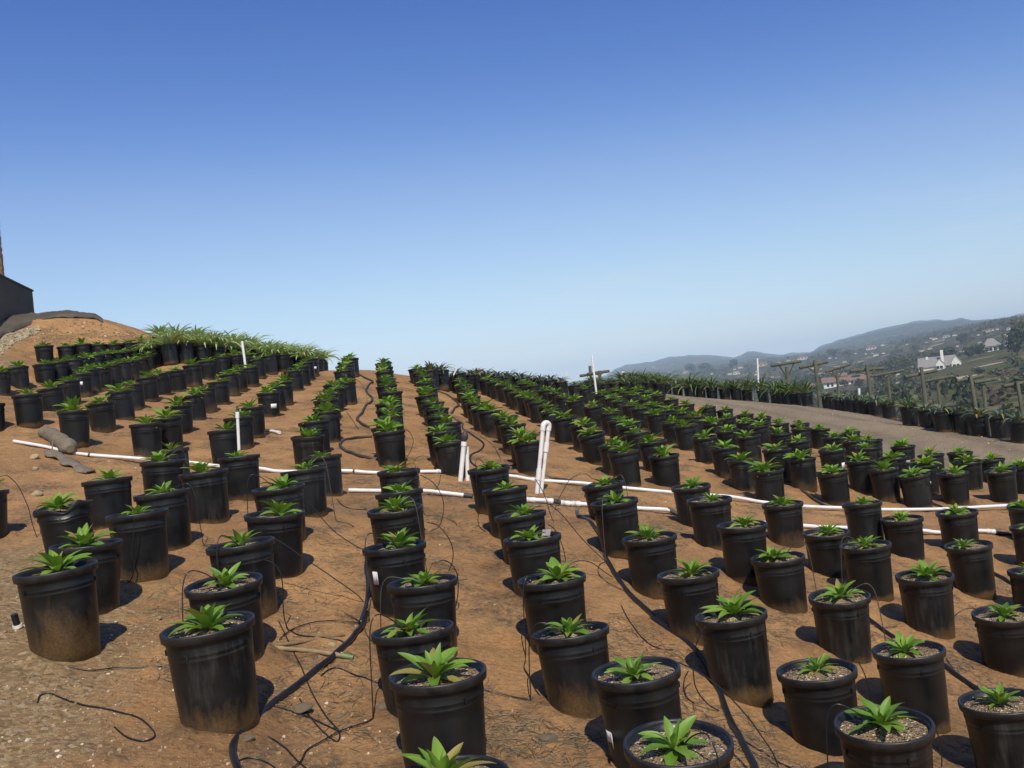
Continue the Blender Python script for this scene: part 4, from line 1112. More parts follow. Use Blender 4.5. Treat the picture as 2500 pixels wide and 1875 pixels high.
# thin drip tubes: pixel lines; 'g' lies on the ground, otherwise (d0, d1) spans depths through the air
W = [
 ('g', conv(0, 1475, 4.148, [(375, 945), (400, 885), (470, 868), (560, 880), (700, 930), (900, 1000), (1100, 1060), (1250, 1100), (1400, 1150), (1500, 1220), (1570, 1330), (1540, 1390), (1440, 1412), (1300, 1360), (1160, 1262)]), 'loose drip tube with hooked ends lying on gravel at the lower left'),
 ('g', conv(500, 1475, 4.148, [(650, 90), (730, 190), (820, 340), (900, 510), (1000, 720), (1100, 920), (1230, 1130), (1350, 1290), (1250, 1230), (1080, 1150), (900, 1085), (700, 1035)]), 'drip tube crossing under the glossy hose in a sharp V'),
 ('g', conv(500, 1475, 4.148, [(960, 950), (1040, 1100), (1150, 1230), (1280, 1350), (1350, 1372), (1367, 1320), (1310, 1260)]), 'small looped drip tube end on bare soil right of the glossy hose'),
 ('a', conv(500, 1150, 4.148, [(700, 680), (850, 770), (1000, 880), (1200, 1010), (1400, 1150), (1540, 1250), (1620, 1340)]), 'drip tube from a pot rim down to the upper end of glossy hose'),
 ('a', conv(500, 1150, 4.148, [(600, 895), (700, 940), (770, 1050), (790, 1200), (795, 1400), (820, 1550), (870, 1640)]), 'drip tube drooping in an arc beside the left rows to the brown stick'),
 ('g', conv(500, 1475, 4.148, [(870, 300), (950, 350), (1100, 380), (1250, 390), (1380, 410), (1430, 460)]), 'drip tube lying across the brown stick toward the glossy hose'),
 ('a', conv(500, 1150, 4.148, [(980, 270), (1080, 350), (1180, 470), (1300, 600), (1420, 690), (1550, 770), (1640, 800)]), 'long drip tube slanting across bare soil left of the centre row'),
 ('g', conv(500, 1150, 4.148, [(1330, 290), (1400, 360), (1480, 380), (1550, 386), (1640, 388)]), 'short drip tube just below the nearer pipe left of the centre row'),
 ('g', conv(500, 1475, 4.148, [(430, 1310), (550, 1305), (680, 1350), (800, 1440), (930, 1560), (1060, 1650), (1150, 1720)]), 'drip tube branching from the glossy hose at the bottom edge'),
 ('g', conv(500, 1475, 4.148, [(350, 1610), (430, 1582), (560, 1592), (680, 1640), (760, 1700)]), 'short drip tube arching off the glossy hose at the bottom edge'),
 ('g', conv(500, 1475, 4.148, [(1180, 760), (1300, 670), (1450, 700), (1600, 760), (1750, 802)]), 'drip tube between the glossy hose and the centre row'),
 ('a', conv(1000, 1150, 4.148, [(110, 40), (230, 110), (310, 220), (345, 340), (330, 480), (290, 570), (190, 620)]), 'arched drip tube right of the centre row below the dark joint'),
 ('a', conv(1000, 1150, 4.148, [(315, 40), (290, 150), (220, 220), (160, 245)]), 'drip tube hanging from the dark joint of the farther pipe'),
 ('a', conv(1000, 1150, 4.148, [(180, 520), (280, 550), (370, 640), (430, 760), (440, 870), (420, 960), (390, 1020)]), 'bowed drip tube over littered soil right of the centre row'),
 ('a', conv(1000, 1150, 4.148, [(250, 950), (300, 912), (360, 907), (430, 950), (480, 1040), (492, 1180), (480, 1310), (450, 1430)]), 'drip tube looping over a pot rim in the middle of the centre row'),
 ('a', conv(1000, 1150, 4.148, [(1270, 80), (1340, 190), (1390, 310), (1420, 420), (1460, 520)]), 'drip tube sloping down from the foot of the tall double riser'),
 ('a', conv(1000, 1150, 4.148, [(1470, 400), (1500, 300), (1560, 190), (1620, 90), (1700, 40), (1790, 30), (1850, 80)]), 'drip tube arching up over the far pipe into a pot'),
 ('a', conv(1000, 1150, 4.148, [(1290, 322), (1420, 342), (1540, 440), (1650, 570), (1760, 700), (1880, 820), (1990, 920)]), 'drip tube from the coupled pipe down to the diagonal hose'),
 ('a', conv(1000, 1150, 4.148, [(1400, 540), (1470, 590), (1520, 690), (1560, 800), (1580, 910)]), 'drip tube dropping from the pot with the grey card'),
 ('a', conv(1000, 1150, 4.148, [(1580, 1000), (1640, 932), (1740, 907), (1850, 932), (1960, 1010), (2060, 1080)]), 'drip tube arching from a pot to the middle of diagonal hose'),
 ('g', conv(1500, 1475, 4.148, [(70, 20), (130, 150), (230, 290), (350, 400), (480, 460), (600, 480)]), 'drip tube lying left of the diagonal hose'),
 ('a', conv(1500, 1475, 4.148, [(380, 680), (420, 620), (500, 580), (620, 585), (760, 640), (900, 720), (1000, 790), (1130, 900), (1260, 1040), (1380, 1180), (1500, 1350), (1600, 1500), (1660, 1650)]), 'long drip tube crossing over the diagonal hose near the bottom edge'),
 ('a', conv(1500, 1475, 4.148, [(920, 230), (860, 330), (820, 440), (800, 560), (800, 700), (820, 830), (880, 940), (960, 1020), (1060, 1080)]), 'drip tube hanging down the left side of a pot to the diagonal hose'),
 ('g', conv(1500, 1475, 4.148, [(750, 700), (710, 780), (705, 880), (740, 950), (820, 1010)]), 'small drip tube curl right of a pot near the diagonal hose'),
 ('g', conv(1500, 1475, 4.148, [(1140, 1330), (1300, 1390), (1450, 1480), (1580, 1560), (1720, 1650), (1800, 1700)]), 'drip tube running right from the lower end of diagonal hose'),
 ('a', conv(2000, 1475, 4.148, [(400, 590), (460, 710), (495, 850), (508, 1030)]), 'drip tube hanging from a rim at the lower right, behind the corner pots'),
 ('a', conv(2000, 1475, 4.148, [(1150, 1220), (1210, 1340), (1240, 1500), (1240, 1650)]), 'drip tube hanging over the rim of the bottom right pot'),
 ('a', conv(2000, 1475, 4.148, [(1270, 310), (1300, 220), (1360, 130), (1450, 60), (1540, 40), (1620, 60)]), 'drip tube arch between two pots near the right edge'),
 ('g', conv(2000, 1475, 4.148, [(1290, 590), (1360, 690), (1430, 770)]), 'short drip tube beside the hose near the lower right corner'),
 ('a', conv(0, 1150, 4.148, [(0, 55), (60, 45), (120, 80), (190, 160), (240, 260), (290, 380), (330, 540), (380, 690)]), 'drip tube arch coming in from the left frame edge'),
 ('a', conv(0, 1150, 4.148, [(1360, 480), (1350, 700), (1330, 850), (1360, 960), (1330, 1090), (1260, 1150), (1190, 1175)]), 'drip tube hanging in front of a pot in the second row'),
 ('a', conv(900, 900, 5.185, [(460, 750), (530, 820), (565, 910), (540, 1020), (480, 1130)]), 'curved drip tube right of the centre row above the pipes'),
 ('a', conv(900, 900, 5.185, [(560, 1210), (610, 1130), (680, 1105), (760, 1110)]), 'small drip tube arch just above the far pipe by the centre row'),
 ('g', conv(900, 900, 5.185, [(1270, 800), (1400, 860), (1520, 920), (1610, 1020), (1680, 1170)]), 'drip tube running down beside the S-shaped hose'),
 ('g', conv(760, 840, 7.9, [(640, 1260), (740, 1400), (830, 1520), (920, 1660)]), 'drip tube lying beside the zigzag hose'),
 ('g', conv(760, 840, 7.9, [(860, 670), (960, 760), (1040, 880), (1070, 1010), (1080, 1130)]), 'drip tube crossing left of the zigzag hose near the crest'),
]
for mode, px, lab in W:
    if mode == 'g':
        p = ground_path(px, 0.006, 5)
    else:
        a, b = hit(*px[0]), hit(*px[-1])
        # an arc through the air: from the ground behind or a rim to the ground in front, never below the soil
        d0, d1 = a.y, b.y
        m_ = min(d0, d1) * 1.0
        q = []
        for i, (u, v) in enumerate(px):
            f = i / (len(px) - 1)
            d = m_ * (1 - f) * 0.985 + d1 * f if d0 > d1 else d0 * (1 - f) + m_ * f
            d = min(d, hit(u, v).y - 0.01)
            q.append(at(u, v, d))
        p = smooth_path(q, 5)
        p = [Vector((s.x, s.y, max(s.z, gz(s.x, s.y) + 0.005))) for s in p]
    hose('drip_tube', p, 0.0036, 'thin black ' + lab, 'drip tube', 'hose', 'thin black drip tubes')

# a drip tube with its emitter stake for most of the near pots: out of the soil, over the rim, down and along the ground
rgd = random.Random(21)
for key, o in list(YOUNG.items()):
    if key[0] != 'front' or key[1] in (0, 1) or key == ('front', 3, 1) or o.location.y > 9.5 or rgd.random() < 0.55: continue
    side_ = rgd.choice((-1, 1)); a = math.atan2(-o.location.y, -o.location.x) + side_ * rgd.uniform(0.5, 1.9)
    c_, s_ = math.cos(a), math.sin(a)
    b_ = o.location; k_ = rgd.uniform(0.02, 0.09)
    q = [(0.05, 0.425), (0.06, 0.455), (0.12, 0.478 + k_ * 0.5), (0.20, 0.475 + k_), (0.245, 0.40 + k_), (0.265, 0.25), (0.275, 0.10)]
    p = [Vector((b_.x + r_ * c_, b_.y + r_ * s_, b_.z + z_)) for r_, z_ in q]
    hd = a + rgd.uniform(-1.0, 1.0); x_, y_ = b_.x + 0.29 * c_, b_.y + 0.29 * s_
    for j in range(rgd.randint(4, 8)):
        p.append(Vector((x_, y_, gz(x_, y_) + float(rough(np.array([x_]), np.array([y_]))[0]) + 0.012)))
        hd += rgd.uniform(-0.5, 0.5); x_ += 0.11 * math.cos(hd); y_ += 0.11 * math.sin(hd)
    base = p[0].copy(); p = smooth_path(p, 5)
    mb = MB().tube([q_ - base for q_ in p], 0.0033, 7)
    mb.tube([Vector((0, 0, -0.04)), Vector((0, 0, 0.03)), Vector((0, 0, 0.034)), Vector((0, 0, 0.05))], [0.003, 0.004, 0.008, 0.008], 8)
    t_ = mb.build('drip_tube', M['hose_dusty'] if rgd.random() < 0.4 else M['hose'], None, base)
    lab = YOUNG[key]['label']
    lab = 'drip tube into ' + (lab if len(lab.split()) <= 13 else ' '.join(lab.split()[:13]))
    tag(t_, lab, 'drip tube', 'thin black drip tubes')
# ---------------------------------------------------------------- wooden T posts
def tpost(label, d, p_bot, p_top, b0, b1, post_front, braces=True, r=0.062, bdz=None):
    d = d * math.hypot(1, (p_bot[0] - 1250) / F)
    bot, top = at(*p_bot, d), at(*p_top, d)
    g = gz(bot.x, bot.y)
    ax = (top - bot).normalized()
    if bot.z > g - 0.05: bot = bot - ax * ((bot.z - g + 0.15) / max(ax.z, 0.5))
    db = d + (-1 if not post_front else 1) * r * 1.7
    if bdz is None: bdz = (0.0, 0.0)
    e0, e1 = at(*b0, db + bdz[0]), at(*b1, db + bdz[1])
    root = empty('trellis_post', bot, label, 'post', 'weathered wooden T posts')
    L = lambda *p: [q - bot for q in p]
    MB().tube(L(bot, top - ax * 0.012, top), [r, r * 0.94, r * 0.88], 14).build('post', M['post'], root)
    bx = (e1 - e0).normalized()
    MB().tube(L(e0, e0 + bx * 0.01, e1 - bx * 0.01, e1), [r * 0.82, r * 0.9, r * 0.9, r * 0.82], 14).build('crossbar', M['post'], root)
    if braces:
        mid = at(p_top[0] * 0.68 + p_bot[0] * 0.32, p_top[1] * 0.68 + p_bot[1] * 0.32, d)
        for f in (0.24, 0.78):
            q = e0 + (e1 - e0) * f
            MB().tube(L(mid, q), 0.024, 8).build('brace', M['post'], root)
tpost('weathered T post with bright crossbar, leftmost tall one along the dirt road', 30.5, (1928, 976), (1920, 896), (1883, 893), (1955, 882), False)
tpost('thick weathered post standing in front of its own crossbar, left of the tiled roof house', 29, (2001, 982), (1989, 879), (1952, 898), (2021, 883), True)
tpost('farther T post with V braces in front of the tiled roof house', 35, (2048, 962), (2043, 910), (2014, 908), (2077, 889), False)
tpost('thick post with pale lit crossbar end, right of the tiled roof house', 27.5, (2127, 973), (2116, 890), (2075, 906), (2157, 899), True)
tpost('thin far T post between the tiled roof house and white house', 33, (2173, 972), (2167, 920), (2126, 919), (2207, 904), False)
tpost('post with slanted crossbar directly below the long white house', 25, (2260, 985), (2249, 896), (2209, 921), (2287, 904), True, False)
tpost('low far T post behind shrubs below the white house', 30, (2295, 985), (2287, 930), (2257, 931), (2327, 918), False, False)
tpost('stout post with crossbar in front of dry shrubs, right of the white house', 21.5, (2383, 1000), (2369, 915), (2336, 931), (2401, 917), True, False, 0.054)
tpost('far T post just right of the stout post by the dry shrubs', 25, (2407, 1003), (2400, 938), (2378, 934), (2434, 925), False, False)
tpost('wooden post nearest the right edge of the photo', 18.5, (2497, 1012), (2483, 931), (2449, 943), (2520, 930), True, False, 0.048)
tpost('small far post with low crossbar at the start of the dirt road', 36, (1653, 944), (1649.5, 919), (1608, 928), (1680, 925), False)
tpost('crossbar post on the crest, the right one behind the tall white pole', 32, (1466, 940), (1463, 905), (1436, 913), (1488, 906), True)
tpost('crossbar post on the crest, the left one behind the tall white pole', 34, (1444, 940), (1440, 893), (1415, 918), (1468, 910), True)

# white flag sign over the far agaves
p0 = at(1522, 930, 30); p0.z = gz(p0.x, p0.y)
root = empty('flag_sign', p0, 'small white flag sign on a dark stake above the far leafy agaves', 'sign')
tp = at(1523, 912, 30) - p0
MB().tube([Vector((0, 0, -0.1)), tp], 0.015, 8).build('stake', M['stick'], root)
fm = MB(); fm.add([tp + Vector((-0.07 + 0.035 * i, 0.02 * math.sin(i * 1.3), dz + 0.015 * math.sin(i))) for dz in (-0.045, 0.06) for i in range(6)], [(i, i + 1, 7 + i, 6 + i) for i in range(5)], True)
fo = fm.build('panel', M['label'], root); fo.modifiers.new('thick', 'SOLIDIFY').thickness = 0.006

# ---------------------------------------------------------------- upper left: block wall, tarp over the mound, palm trunk, rubble
a = at(-75, 640, 21.0); b = at(79, 712, 25.8)
z0 = 3.0
a.z = b.z
dirw = Vector((b.x - a.x, b.y - a.y, 0)).normalized(); nrm = Vector((-dirw.y, dirw.x, 0))
mb = MB()
q = [a, b, b + nrm * 3.0, a + nrm * 3.0]
mb.add([Vector((p.x, p.y, z0 - 0.5)) for p in q] + [Vector((p.x, p.y, p.z)) for p in q], [(0, 1, 5, 4), (1, 2, 6, 5), (2, 3, 7, 6), (3, 0, 4, 7), (4, 5, 6, 7), (3, 2, 1, 0)])
base = Vector((a.x, a.y, 0)); mb.v = [tuple(Vector(p) - base) for p in mb.v]
root = empty('block_wall', base, 'dark grey block wall corner rising behind the dirt mound at the upper left', 'wall')
mb.build('wall', M['wall'], root)
cb = MB(); off = 0.03
q2 = [a - dirw * off - nrm * off, b + dirw * off - nrm * off, b + dirw * off + nrm * 3.03, a - dirw * off + nrm * 3.03]
cb.add([Vector((p.x, p.y, a.z + 0.002)) - base for p in q2] + [Vector((p.x, p.y, a.z + 0.05)) - base for p in q2], [(0, 1, 5, 4), (1, 2, 6, 5), (2, 3, 7, 6), (3, 0, 4, 7), (4, 5, 6, 7), (3, 2, 1, 0)])
cb.build('coping', M['wall'], root)

# palm trunk behind the wall
pb = at(-8, 700, 29); pt = at(-22, 545, 29); pt = pb + (pt - pb) * 6.2
pb.z = gz(pb.x, pb.y) - 0.2
root = empty('palm_tree', pb, 'rough brown palm trunk above the dark wall at the left edge', 'tree')
mb = MB(); nn = 150
path = []; rads = []
for i in range(nn + 1):
    f = i / nn
    path.append((pt - pb) * f)
    rads.append((0.25 - 0.09 * f) * (1.0 + 0.10 * ((i % 2) - 0.5)))
mb.tube(path, rads, 18)
rgp = random.Random(3)
L_ = (pt - pb)
for k in range(1500):
    f = rgp.random(); a_ = rgp.uniform(0, 6.28); r_ = 0.24 - 0.09 * f
    c_ = L_ * f + Vector((math.cos(a_) * r_, math.sin(a_) * r_, 0)); o_ = Vector((math.cos(a_), math.sin(a_), 0)); s_ = Vector((-math.sin(a_), math.cos(a_), 0))
    mb.add([c_ - s_ * 0.04, c_ + s_ * 0.04, c_ + o_ * rgp.uniform(0.02, 0.06) + Vector((0, 0, 0.08)), c_ + Vector((0, 0, 0.03))], [(0, 1, 2), (0, 2, 3), (1, 3, 2)])
mb.build('trunk', M['palm_bark'], root)
fr = MB(); al = []; lr = []
for k in range(26):
    a_ = k * 2.4; e_ = R(rgp.uniform(-20, 75))
    leaf(fr, al, lr, a_, e_, rgp.uniform(0.8, 1.6), rgp.uniform(1.6, 2.2), 0.35, 8, 0.5, 0.2, 0.1, 0.0, rgp.random(), 0.5)
fo = fr.build('crown', M['leaf_dark'], root); fo.location = L_
set_face_attrs(fo.data, al, lr)

# tarp over the crown of the mound
low = [(-60, 868), (0, 830), (30, 812), (60, 800), (84, 790), (100, 783), (130, 777), (160, 776), (190, 776), (215, 777), (236, 780), (252, 789)]
cols = []
for u, v in low:
    h0 = hit(u, v)
    cols.append(h0)
lowp = smooth_path(cols, 5)
mb = MB(); nv = 12
vs = []
for i, p in enumerate(lowp):
    for j in range(nv + 1):
        f = j / nv
        q = Vector((p.x * (1 + 0.16 * f), p.y * (1 + 0.16 * f), 0))
        fold = 0.05 * float(vnoise(i * 0.30, j * 0.22, 41)) + 0.03 * float(vnoise(i * 0.9, j * 0.5, 42))
        taper = min(1, i / 5, (len(lowp) - 1 - i) / 6)
        q.z = gz(q.x, q.y) + 0.015 + 0.10 * taper * math.sin(min(1, f * 3) * 1.57) + fold
        vs.append(q)
base = lowp[0].copy(); base.z = 0
mb.add([p - base for p in vs], [(i * (nv + 1) + j, (i + 1) * (nv + 1) + j, (i + 1) * (nv + 1) + j + 1, i * (nv + 1) + j + 1) for i in range(len(lowp) - 1) for j in range(nv)], True)
o = mb.build('tarp', M['tarp'], None, base); o.modifiers.new('thick', 'SOLIDIFY').thickness = 0.02
tag(o, 'dark brown tarp draped over the top of the dirt mound below the wall', 'tarp')

def rock_mesh(name, seed, mat, sub=3, flat=0.7):
    bm = bmesh.new(); bmesh.ops.create_icosphere(bm, subdivisions=sub, radius=1.0)
    rgn = np.random.default_rng(seed); o3 = rgn.uniform(0, 40, 3)
    planes = [Vector(rgn.normal(size=3)).normalized() for _ in range(9)]
    for v in bm.verts:
        d_ = v.co.normalized(); k = 1.0
        for pl in planes:
            c_ = d_.dot(pl)
            if c_ > 0.62: k = min(k, 0.62 / c_ * 1.12)
        k *= 1 + 0.14 * float(vnoise(d_.x * 2 + o3[0], d_.y * 2 + d_.z * 1.7 + o3[1], seed))
        v.co = d_ * k; v.co.z *= flat
    me = bpy.data.meshes.new(name); bm.to_mesh(me); bm.free()
    me.materials.append(mat)
    return me
ROCKS = [rock_mesh('rock', k, M['rock']) for k in range(3)]
CLODS = [rock_mesh('clod', 10 + k, M['rock_grey'], 3, 0.5) for k in range(2)]
def rock(u, v, wpx, label, me, name='rock', cat='rock', grp='tan rocks'):
    p = hit(u, v + wpx * 0.25); s = wpx * p.y / F / 2
    o = bpy.data.objects.new(name, me); o.location = p + Vector((0, 0, s * 0.25)); o.scale = (s * random.uniform(0.9, 1.1), s, s); o.rotation_euler = (0, 0, random.uniform(0, 6))
    link(o); tag(o, label, cat, grp)
rock(85, 1113, 24, 'tan rock on soil just below the end of the far white pipe', ROCKS[0])
rock(86, 1142, 18, 'smaller tan rock under the larger one near the pipe end', ROCKS[1])
rock(91, 1202, 30, 'squarish tan rock behind the pot with the dented rim', ROCKS[2])
rock(389, 1506, 13, 'white pebble right of the tan-dusted pot shadow', ROCKS[1], 'pebble')
rock(810, 1573, 27, 'cream stone beside the brown stick', ROCKS[0])
rock(740, 1722, 46, 'flat grey clod on bare soil right of the glossy hose', CLODS[0], 'clod', 'clod', 'grey soil clods')
rock(1336, 1798, 54, 'flat grey clod near the bottom edge left of the white scrap', CLODS[1], 'clod', 'clod', 'grey soil clods')
rock(606, 1800, 38, 'mauve-grey stone beside the lower curve of the glossy hose', CLODS[1], 'clod', 'clod', 'grey soil clods')
rock(935, 1720, 40, 'dark flat clod left of the pot with the tall leaf', CLODS[0], 'clod', 'clod', 'grey soil clods')
rock(1870, 972, 17, 'pale broken stone at the road edge below grown agaves, left piece', ROCKS[1])
rock(1897, 968, 12, 'pale broken stone at the road edge below grown agaves, right piece', ROCKS[2])
rock(461, 980, 13, 'round pale stone lodged on the pot beside the square sticker', ROCKS[0])
rock(92, 803, 17, 'yellowish stone at the end of the rubble under the tarp', ROCKS[2])

# bamboo-like sticks
def stick(px, r, label, mat, tipmat=None):
    p = ground_path(px, r * 0.9, 5)
    for i in range(len(p)): p[i].z = p[0].z + (p[-1].z - p[0].z) * i / (len(p) - 1) + r * 0.15
    base = p[0].copy()
    root = empty('wooden_stick', base, label, 'stick', 'wooden sticks on the soil')
    n_ = len(p)
    MB().tube([q - base for q in p], [r * (1 + 0.12 * math.sin(i * 1.7)) for i in range(n_)], 10).build('stick', M[mat], root)
    if tipmat:
        dr = (p[-1] - p[-2]).normalized()
        MB().tube([p[-1] - dr * 0.07 - base, p[-1] + dr * 0.004 - base], r * 1.12, 10).build('painted_tip', M[tipmat], root)
stick(conv(500, 1475, 4.148, [(640, 480), (780, 500), (930, 510), (1080, 528), (1250, 565), (1380, 590), (1505, 612)]), 0.013, 'pale wooden stake with green painted end lying under the glossy hose', 'stick_pale', 'green_paint')
stick(conv(500, 1475, 4.148, [(690, 442), (800, 442), (950, 425), (1100, 395), (1250, 370), (1420, 348)]), 0.011, 'reddish brown stick lying above the pale stake', 'stick')

# roll of shade cloth with a flat strip
p = [hit(u, v) for u, v in conv(0, 900, 5.185, [(545, 880), (620, 905), (700, 950), (800, 1025), (900, 1105)])]
pp = smooth_path([q + Vector((0, 0, 0.09)) for q in p], 6)
base = pp[0].copy()
mb = MB(); mb.tube([q - base for q in pp], [(0.085 + 0.03 * i / len(pp)) * min(1, 0.45 + i * 0.35, 0.45 + (len(pp) - 1 - i) * 0.35) * (1 + 0.08 * math.sin(i * 0.9) + 0.05 * math.sin(i * 2.3)) for i in range(len(pp))], 22)
o = mb.build('cloth_roll', M['cloth'], None, base); tag(o, 'bent roll of grey-brown shade cloth lying over the far white pipe', 'cloth roll', 'grey-brown shade cloth')
p = [hit(u, v) for u, v in conv(0, 900, 5.185, [(640, 1085), (760, 1150), (900, 1225), (1020, 1290), (1150, 1350)])]
pp = smooth_path(p, 6)
mb = MB(); base = pp[0].copy(); vs = []
for i, q in enumerate(pp):
    for j in range(9):
        s_ = (j / 8 - 0.5) * 0.21 * (0.85 + 0.25 * math.sin(i * 0.7))
        x_, y_ = q.x + s_ * 0.45, q.y + s_
        vs.append(Vector((x_, y_, gz(x_, y_) + 0.035 + 0.03 * math.cos(s_ * 16) + 0.015 * float(vnoise(i * 0.5, j * 0.6, 9)))) - base)
mb.add(vs, [(i * 9 + j, (i + 1) * 9 + j, (i + 1) * 9 + j + 1, i * 9 + j + 1) for i in range(len(pp) - 1) for j in range(8)], True)
o = mb.build('cloth_strip', M['cloth'], None, base); o.modifiers.new('thick', 'SOLIDIFY').thickness = 0.02
tag(o, 'flattened strip of grey-brown shade cloth leading from the roll to a pot', 'cloth strip', 'grey-brown shade cloth')
b_ = hit(126, 1108); t_ = at(128, 1078, b_.y)
o = MB().tube([Vector((0, 0, -0.05)), t_ - b_], 0.008, 8).build('wooden_peg', M['stick_pale'], None, b_); tag(o, 'thin wooden peg standing in front of the shade cloth roll', 'peg')

# pipe stub at the lower left
b_ = hit(45, 1535); t_ = at(34, 1500, b_.y - 0.02)
root = empty('pipe_fitting', b_, 'black pipe stub with pale ring sticking out of the gravel, lower left', 'fitting')
MB().tube([Vector((0.01, 0, -0.05)), (t_ - b_) * 0.45, (t_ - b_)], 0.0195, 14).build('stub', M['hose'], root)
tq = (t_ - b_)
MB().tube([tq * 0.10, tq * 0.30], [0.0285, 0.0265], 16).build('ring', M['pvc_dirty'], root)

# ---------------------------------------------------------------- loose stones and plant litter on the soil
def scatter(name, n, xy, size, meshf, mat, attrs=False):
    rgn = np.random.default_rng(hash(name) % 1000 if False else len(name) * 7 + n)
    V = []; Fc = []; nb = 0
    base_v, base_f = meshf
    base_v = np.array(base_v); k = len(base_v)
    pos = xy(rgn, n)
    zz = H(pos[:, 0], pos[:, 1]) + rough(pos[:, 0], pos[:, 1])
    sz = size(rgn, n, pos)
    for i in range(n):
        a = rgn.uniform(0, 6.28); c, s = math.cos(a), math.sin(a)
        q = base_v * sz[i] * rgn.uniform(0.7, 1.3, 3)
        V.append(np.stack([q[:, 0] * c - q[:, 1] * s + pos[i, 0], q[:, 0] * s + q[:, 1] * c + pos[i, 1], q[:, 2] + zz[i] + sz[i] * 0.15], 1))
        Fc.extend([tuple(f_ + i * k for f_ in f) for f in base_f])
    me = bpy.data.meshes.new(name)
    me.from_pydata(np.concatenate(V).tolist(), [], Fc); me.materials.append(mat)
    o = link(bpy.data.objects.new(name, me)); o['kind'] = 'stuff'
    if attrs:
        lr = np.repeat(rgn.uniform(0, 1, n), k); set_attr(me, 'leafrand', lr)
    return o
bm = bmesh.new(); bmesh.ops.create_icosphere(bm, subdivisions=1, radius=1.0)
ico = ([((v.co.x) * (1 + 0.2 * math.sin(v.index * 3)), v.co.y * (1 + 0.2 * math.cos(v.index * 5)), v.co.z * 0.7) for v in bm.verts], [tuple(v.index for v in f.verts) for f in bm.faces]); bm.free()
t = NT('gravel_stone'); lf = t.attr('leafrand')
M['stone'] = t.set(t.mix(t.ramp(lf, [(0.82, 0.0), (0.97, 1.0)]), t.mix(lf, (0.16, 0.11, 0.06), (0.36, 0.235, 0.125)), (0.58, 0.49, 0.36)), 0.9, None)
def bed_xy(rgn, n):
    d = np.exp(rgn.uniform(math.log(2.2), math.log(19), n)); u = rgn.uniform(-80, 2580, n)
    return np.stack([(u - 1250) / F * d, d], 1)
scatter('gravel', 7500, bed_xy, lambda g, n, p: 0.0016 + 0.0070 * g.uniform(0, 1, n) ** 5 + 0.0003 * p[:, 1], ico, M['stone'], True)
def bank_xy(rgn, n):
    x = -1.7 + rgn.normal(0, 0.75, n); y = 2.2 + 3.6 * rgn.uniform(0, 1, n)
    return np.stack([x - 0.22 * (y - 3), y], 1)
o = scatter('gravel', 5200, bank_xy, lambda g, n, p: 0.0022 + 0.011 * g.uniform(0, 1, n) ** 4, ico, M['stone'], True)
def pix_xy(poly_u, lo, hi):
    def f(rgn, n):
        out = []
        while len(out) < n:
            u = rgn.uniform(poly_u[0], poly_u[-1])
            v = rgn.uniform(np.interp(u, poly_u, lo), np.interp(u, poly_u, hi))
            h_ = hit(u, v, 8, 60); out.append((h_.x, h_.y))
        return np.array(out)
    return f
M['rubble'] = plain('pale_rubble', (0.34, 0.28, 0.19), 0.95, 0.3, 9, 0.5)
scatter('rubble', 1500, pix_xy([-60, 0, 40, 95], [842, 826, 808, 796], [905, 872, 836, 812]), lambda g, n, p: 0.012 + 0.040 * g.uniform(0, 1, n) ** 4, ico, M['rubble'])
scatter('gravel', 900, pix_xy([60, 110, 200, 260, 345], [800, 782, 778, 792, 818], [850, 840, 832, 830, 828]), lambda g, n, p: 0.006 + 0.030 * g.uniform(0, 1, n) ** 6, ico, M['stone'], True)
def road_xy(rgn, n):
    d = rgn.uniform(10, 27, n); x = np.interp(d, [9, 11, 13, 14.5, 16.5, 18, 20, 22.5, 25, 27], [7.9, 7.6, 7.5, 7.4, 7.0, 6.8, 6.7, 6.4, 5.7, 5.2]) + rgn.uniform(0.2, 4.0, n)
    return np.stack([x, d], 1)
scatter('gravel', 1800, road_xy, lambda g, n, p: 0.006 + 0.016 * g.uniform(0, 1, n) ** 5, ico, M['stone'], True)

# dry litter: short bent straws, thickest in drifts between the rows
t = NT('dry_straw'); lf = t.attr('leafrand')
M['straw'] = t.set(t.mix(lf, (0.045, 0.032, 0.02), (0.25, 0.18, 0.105)), 0.9, None)
rgn = np.random.default_rng(77)
V = []; Fc = []; LR = []; nb = 0
cnt = 0
while cnt < 19000:
    d = math.exp(rgn.uniform(math.log(2.6), math.log(11.5))); u = rgn.uniform(300, 2560)
    x = (u - 1250) / F * d
    if float(vnoise(x / 0.75, d / 0.55, 51)) + 0.4 * float(vnoise(x / 0.25, d / 0.25, 52)) < 0.10: continue
    if u < 1000 and rgn.random() < 0.6: continue
    cnt += 1
    a = rgn.normal(0.5, 0.9); L = rgn.uniform(0.02, 0.11); wd = rgn.uniform(0.0009, 0.0022)
    bend = rgn.normal(0, 0.5)
    px = x; py = d; pts_ = []
    for k in range(4):
        pts_.append((px, py)); a2 = a + bend * k / 3
        px += math.cos(a2) * L / 3; py += math.sin(a2) * L / 3
    lift = rgn.uniform(0.001, 0.010)
    c, s = -math.sin(a) * wd, math.cos(a) * wd
    V.append((pts_, c, s, lift, rgn.random()))
XY = np.array([p for it in V for p in it[0]])
ZZ = (H(XY[:, 0], XY[:, 1]) + rough(XY[:, 0], XY[:, 1])).reshape(-1, 4)
vs = []; fs = []; lr = []
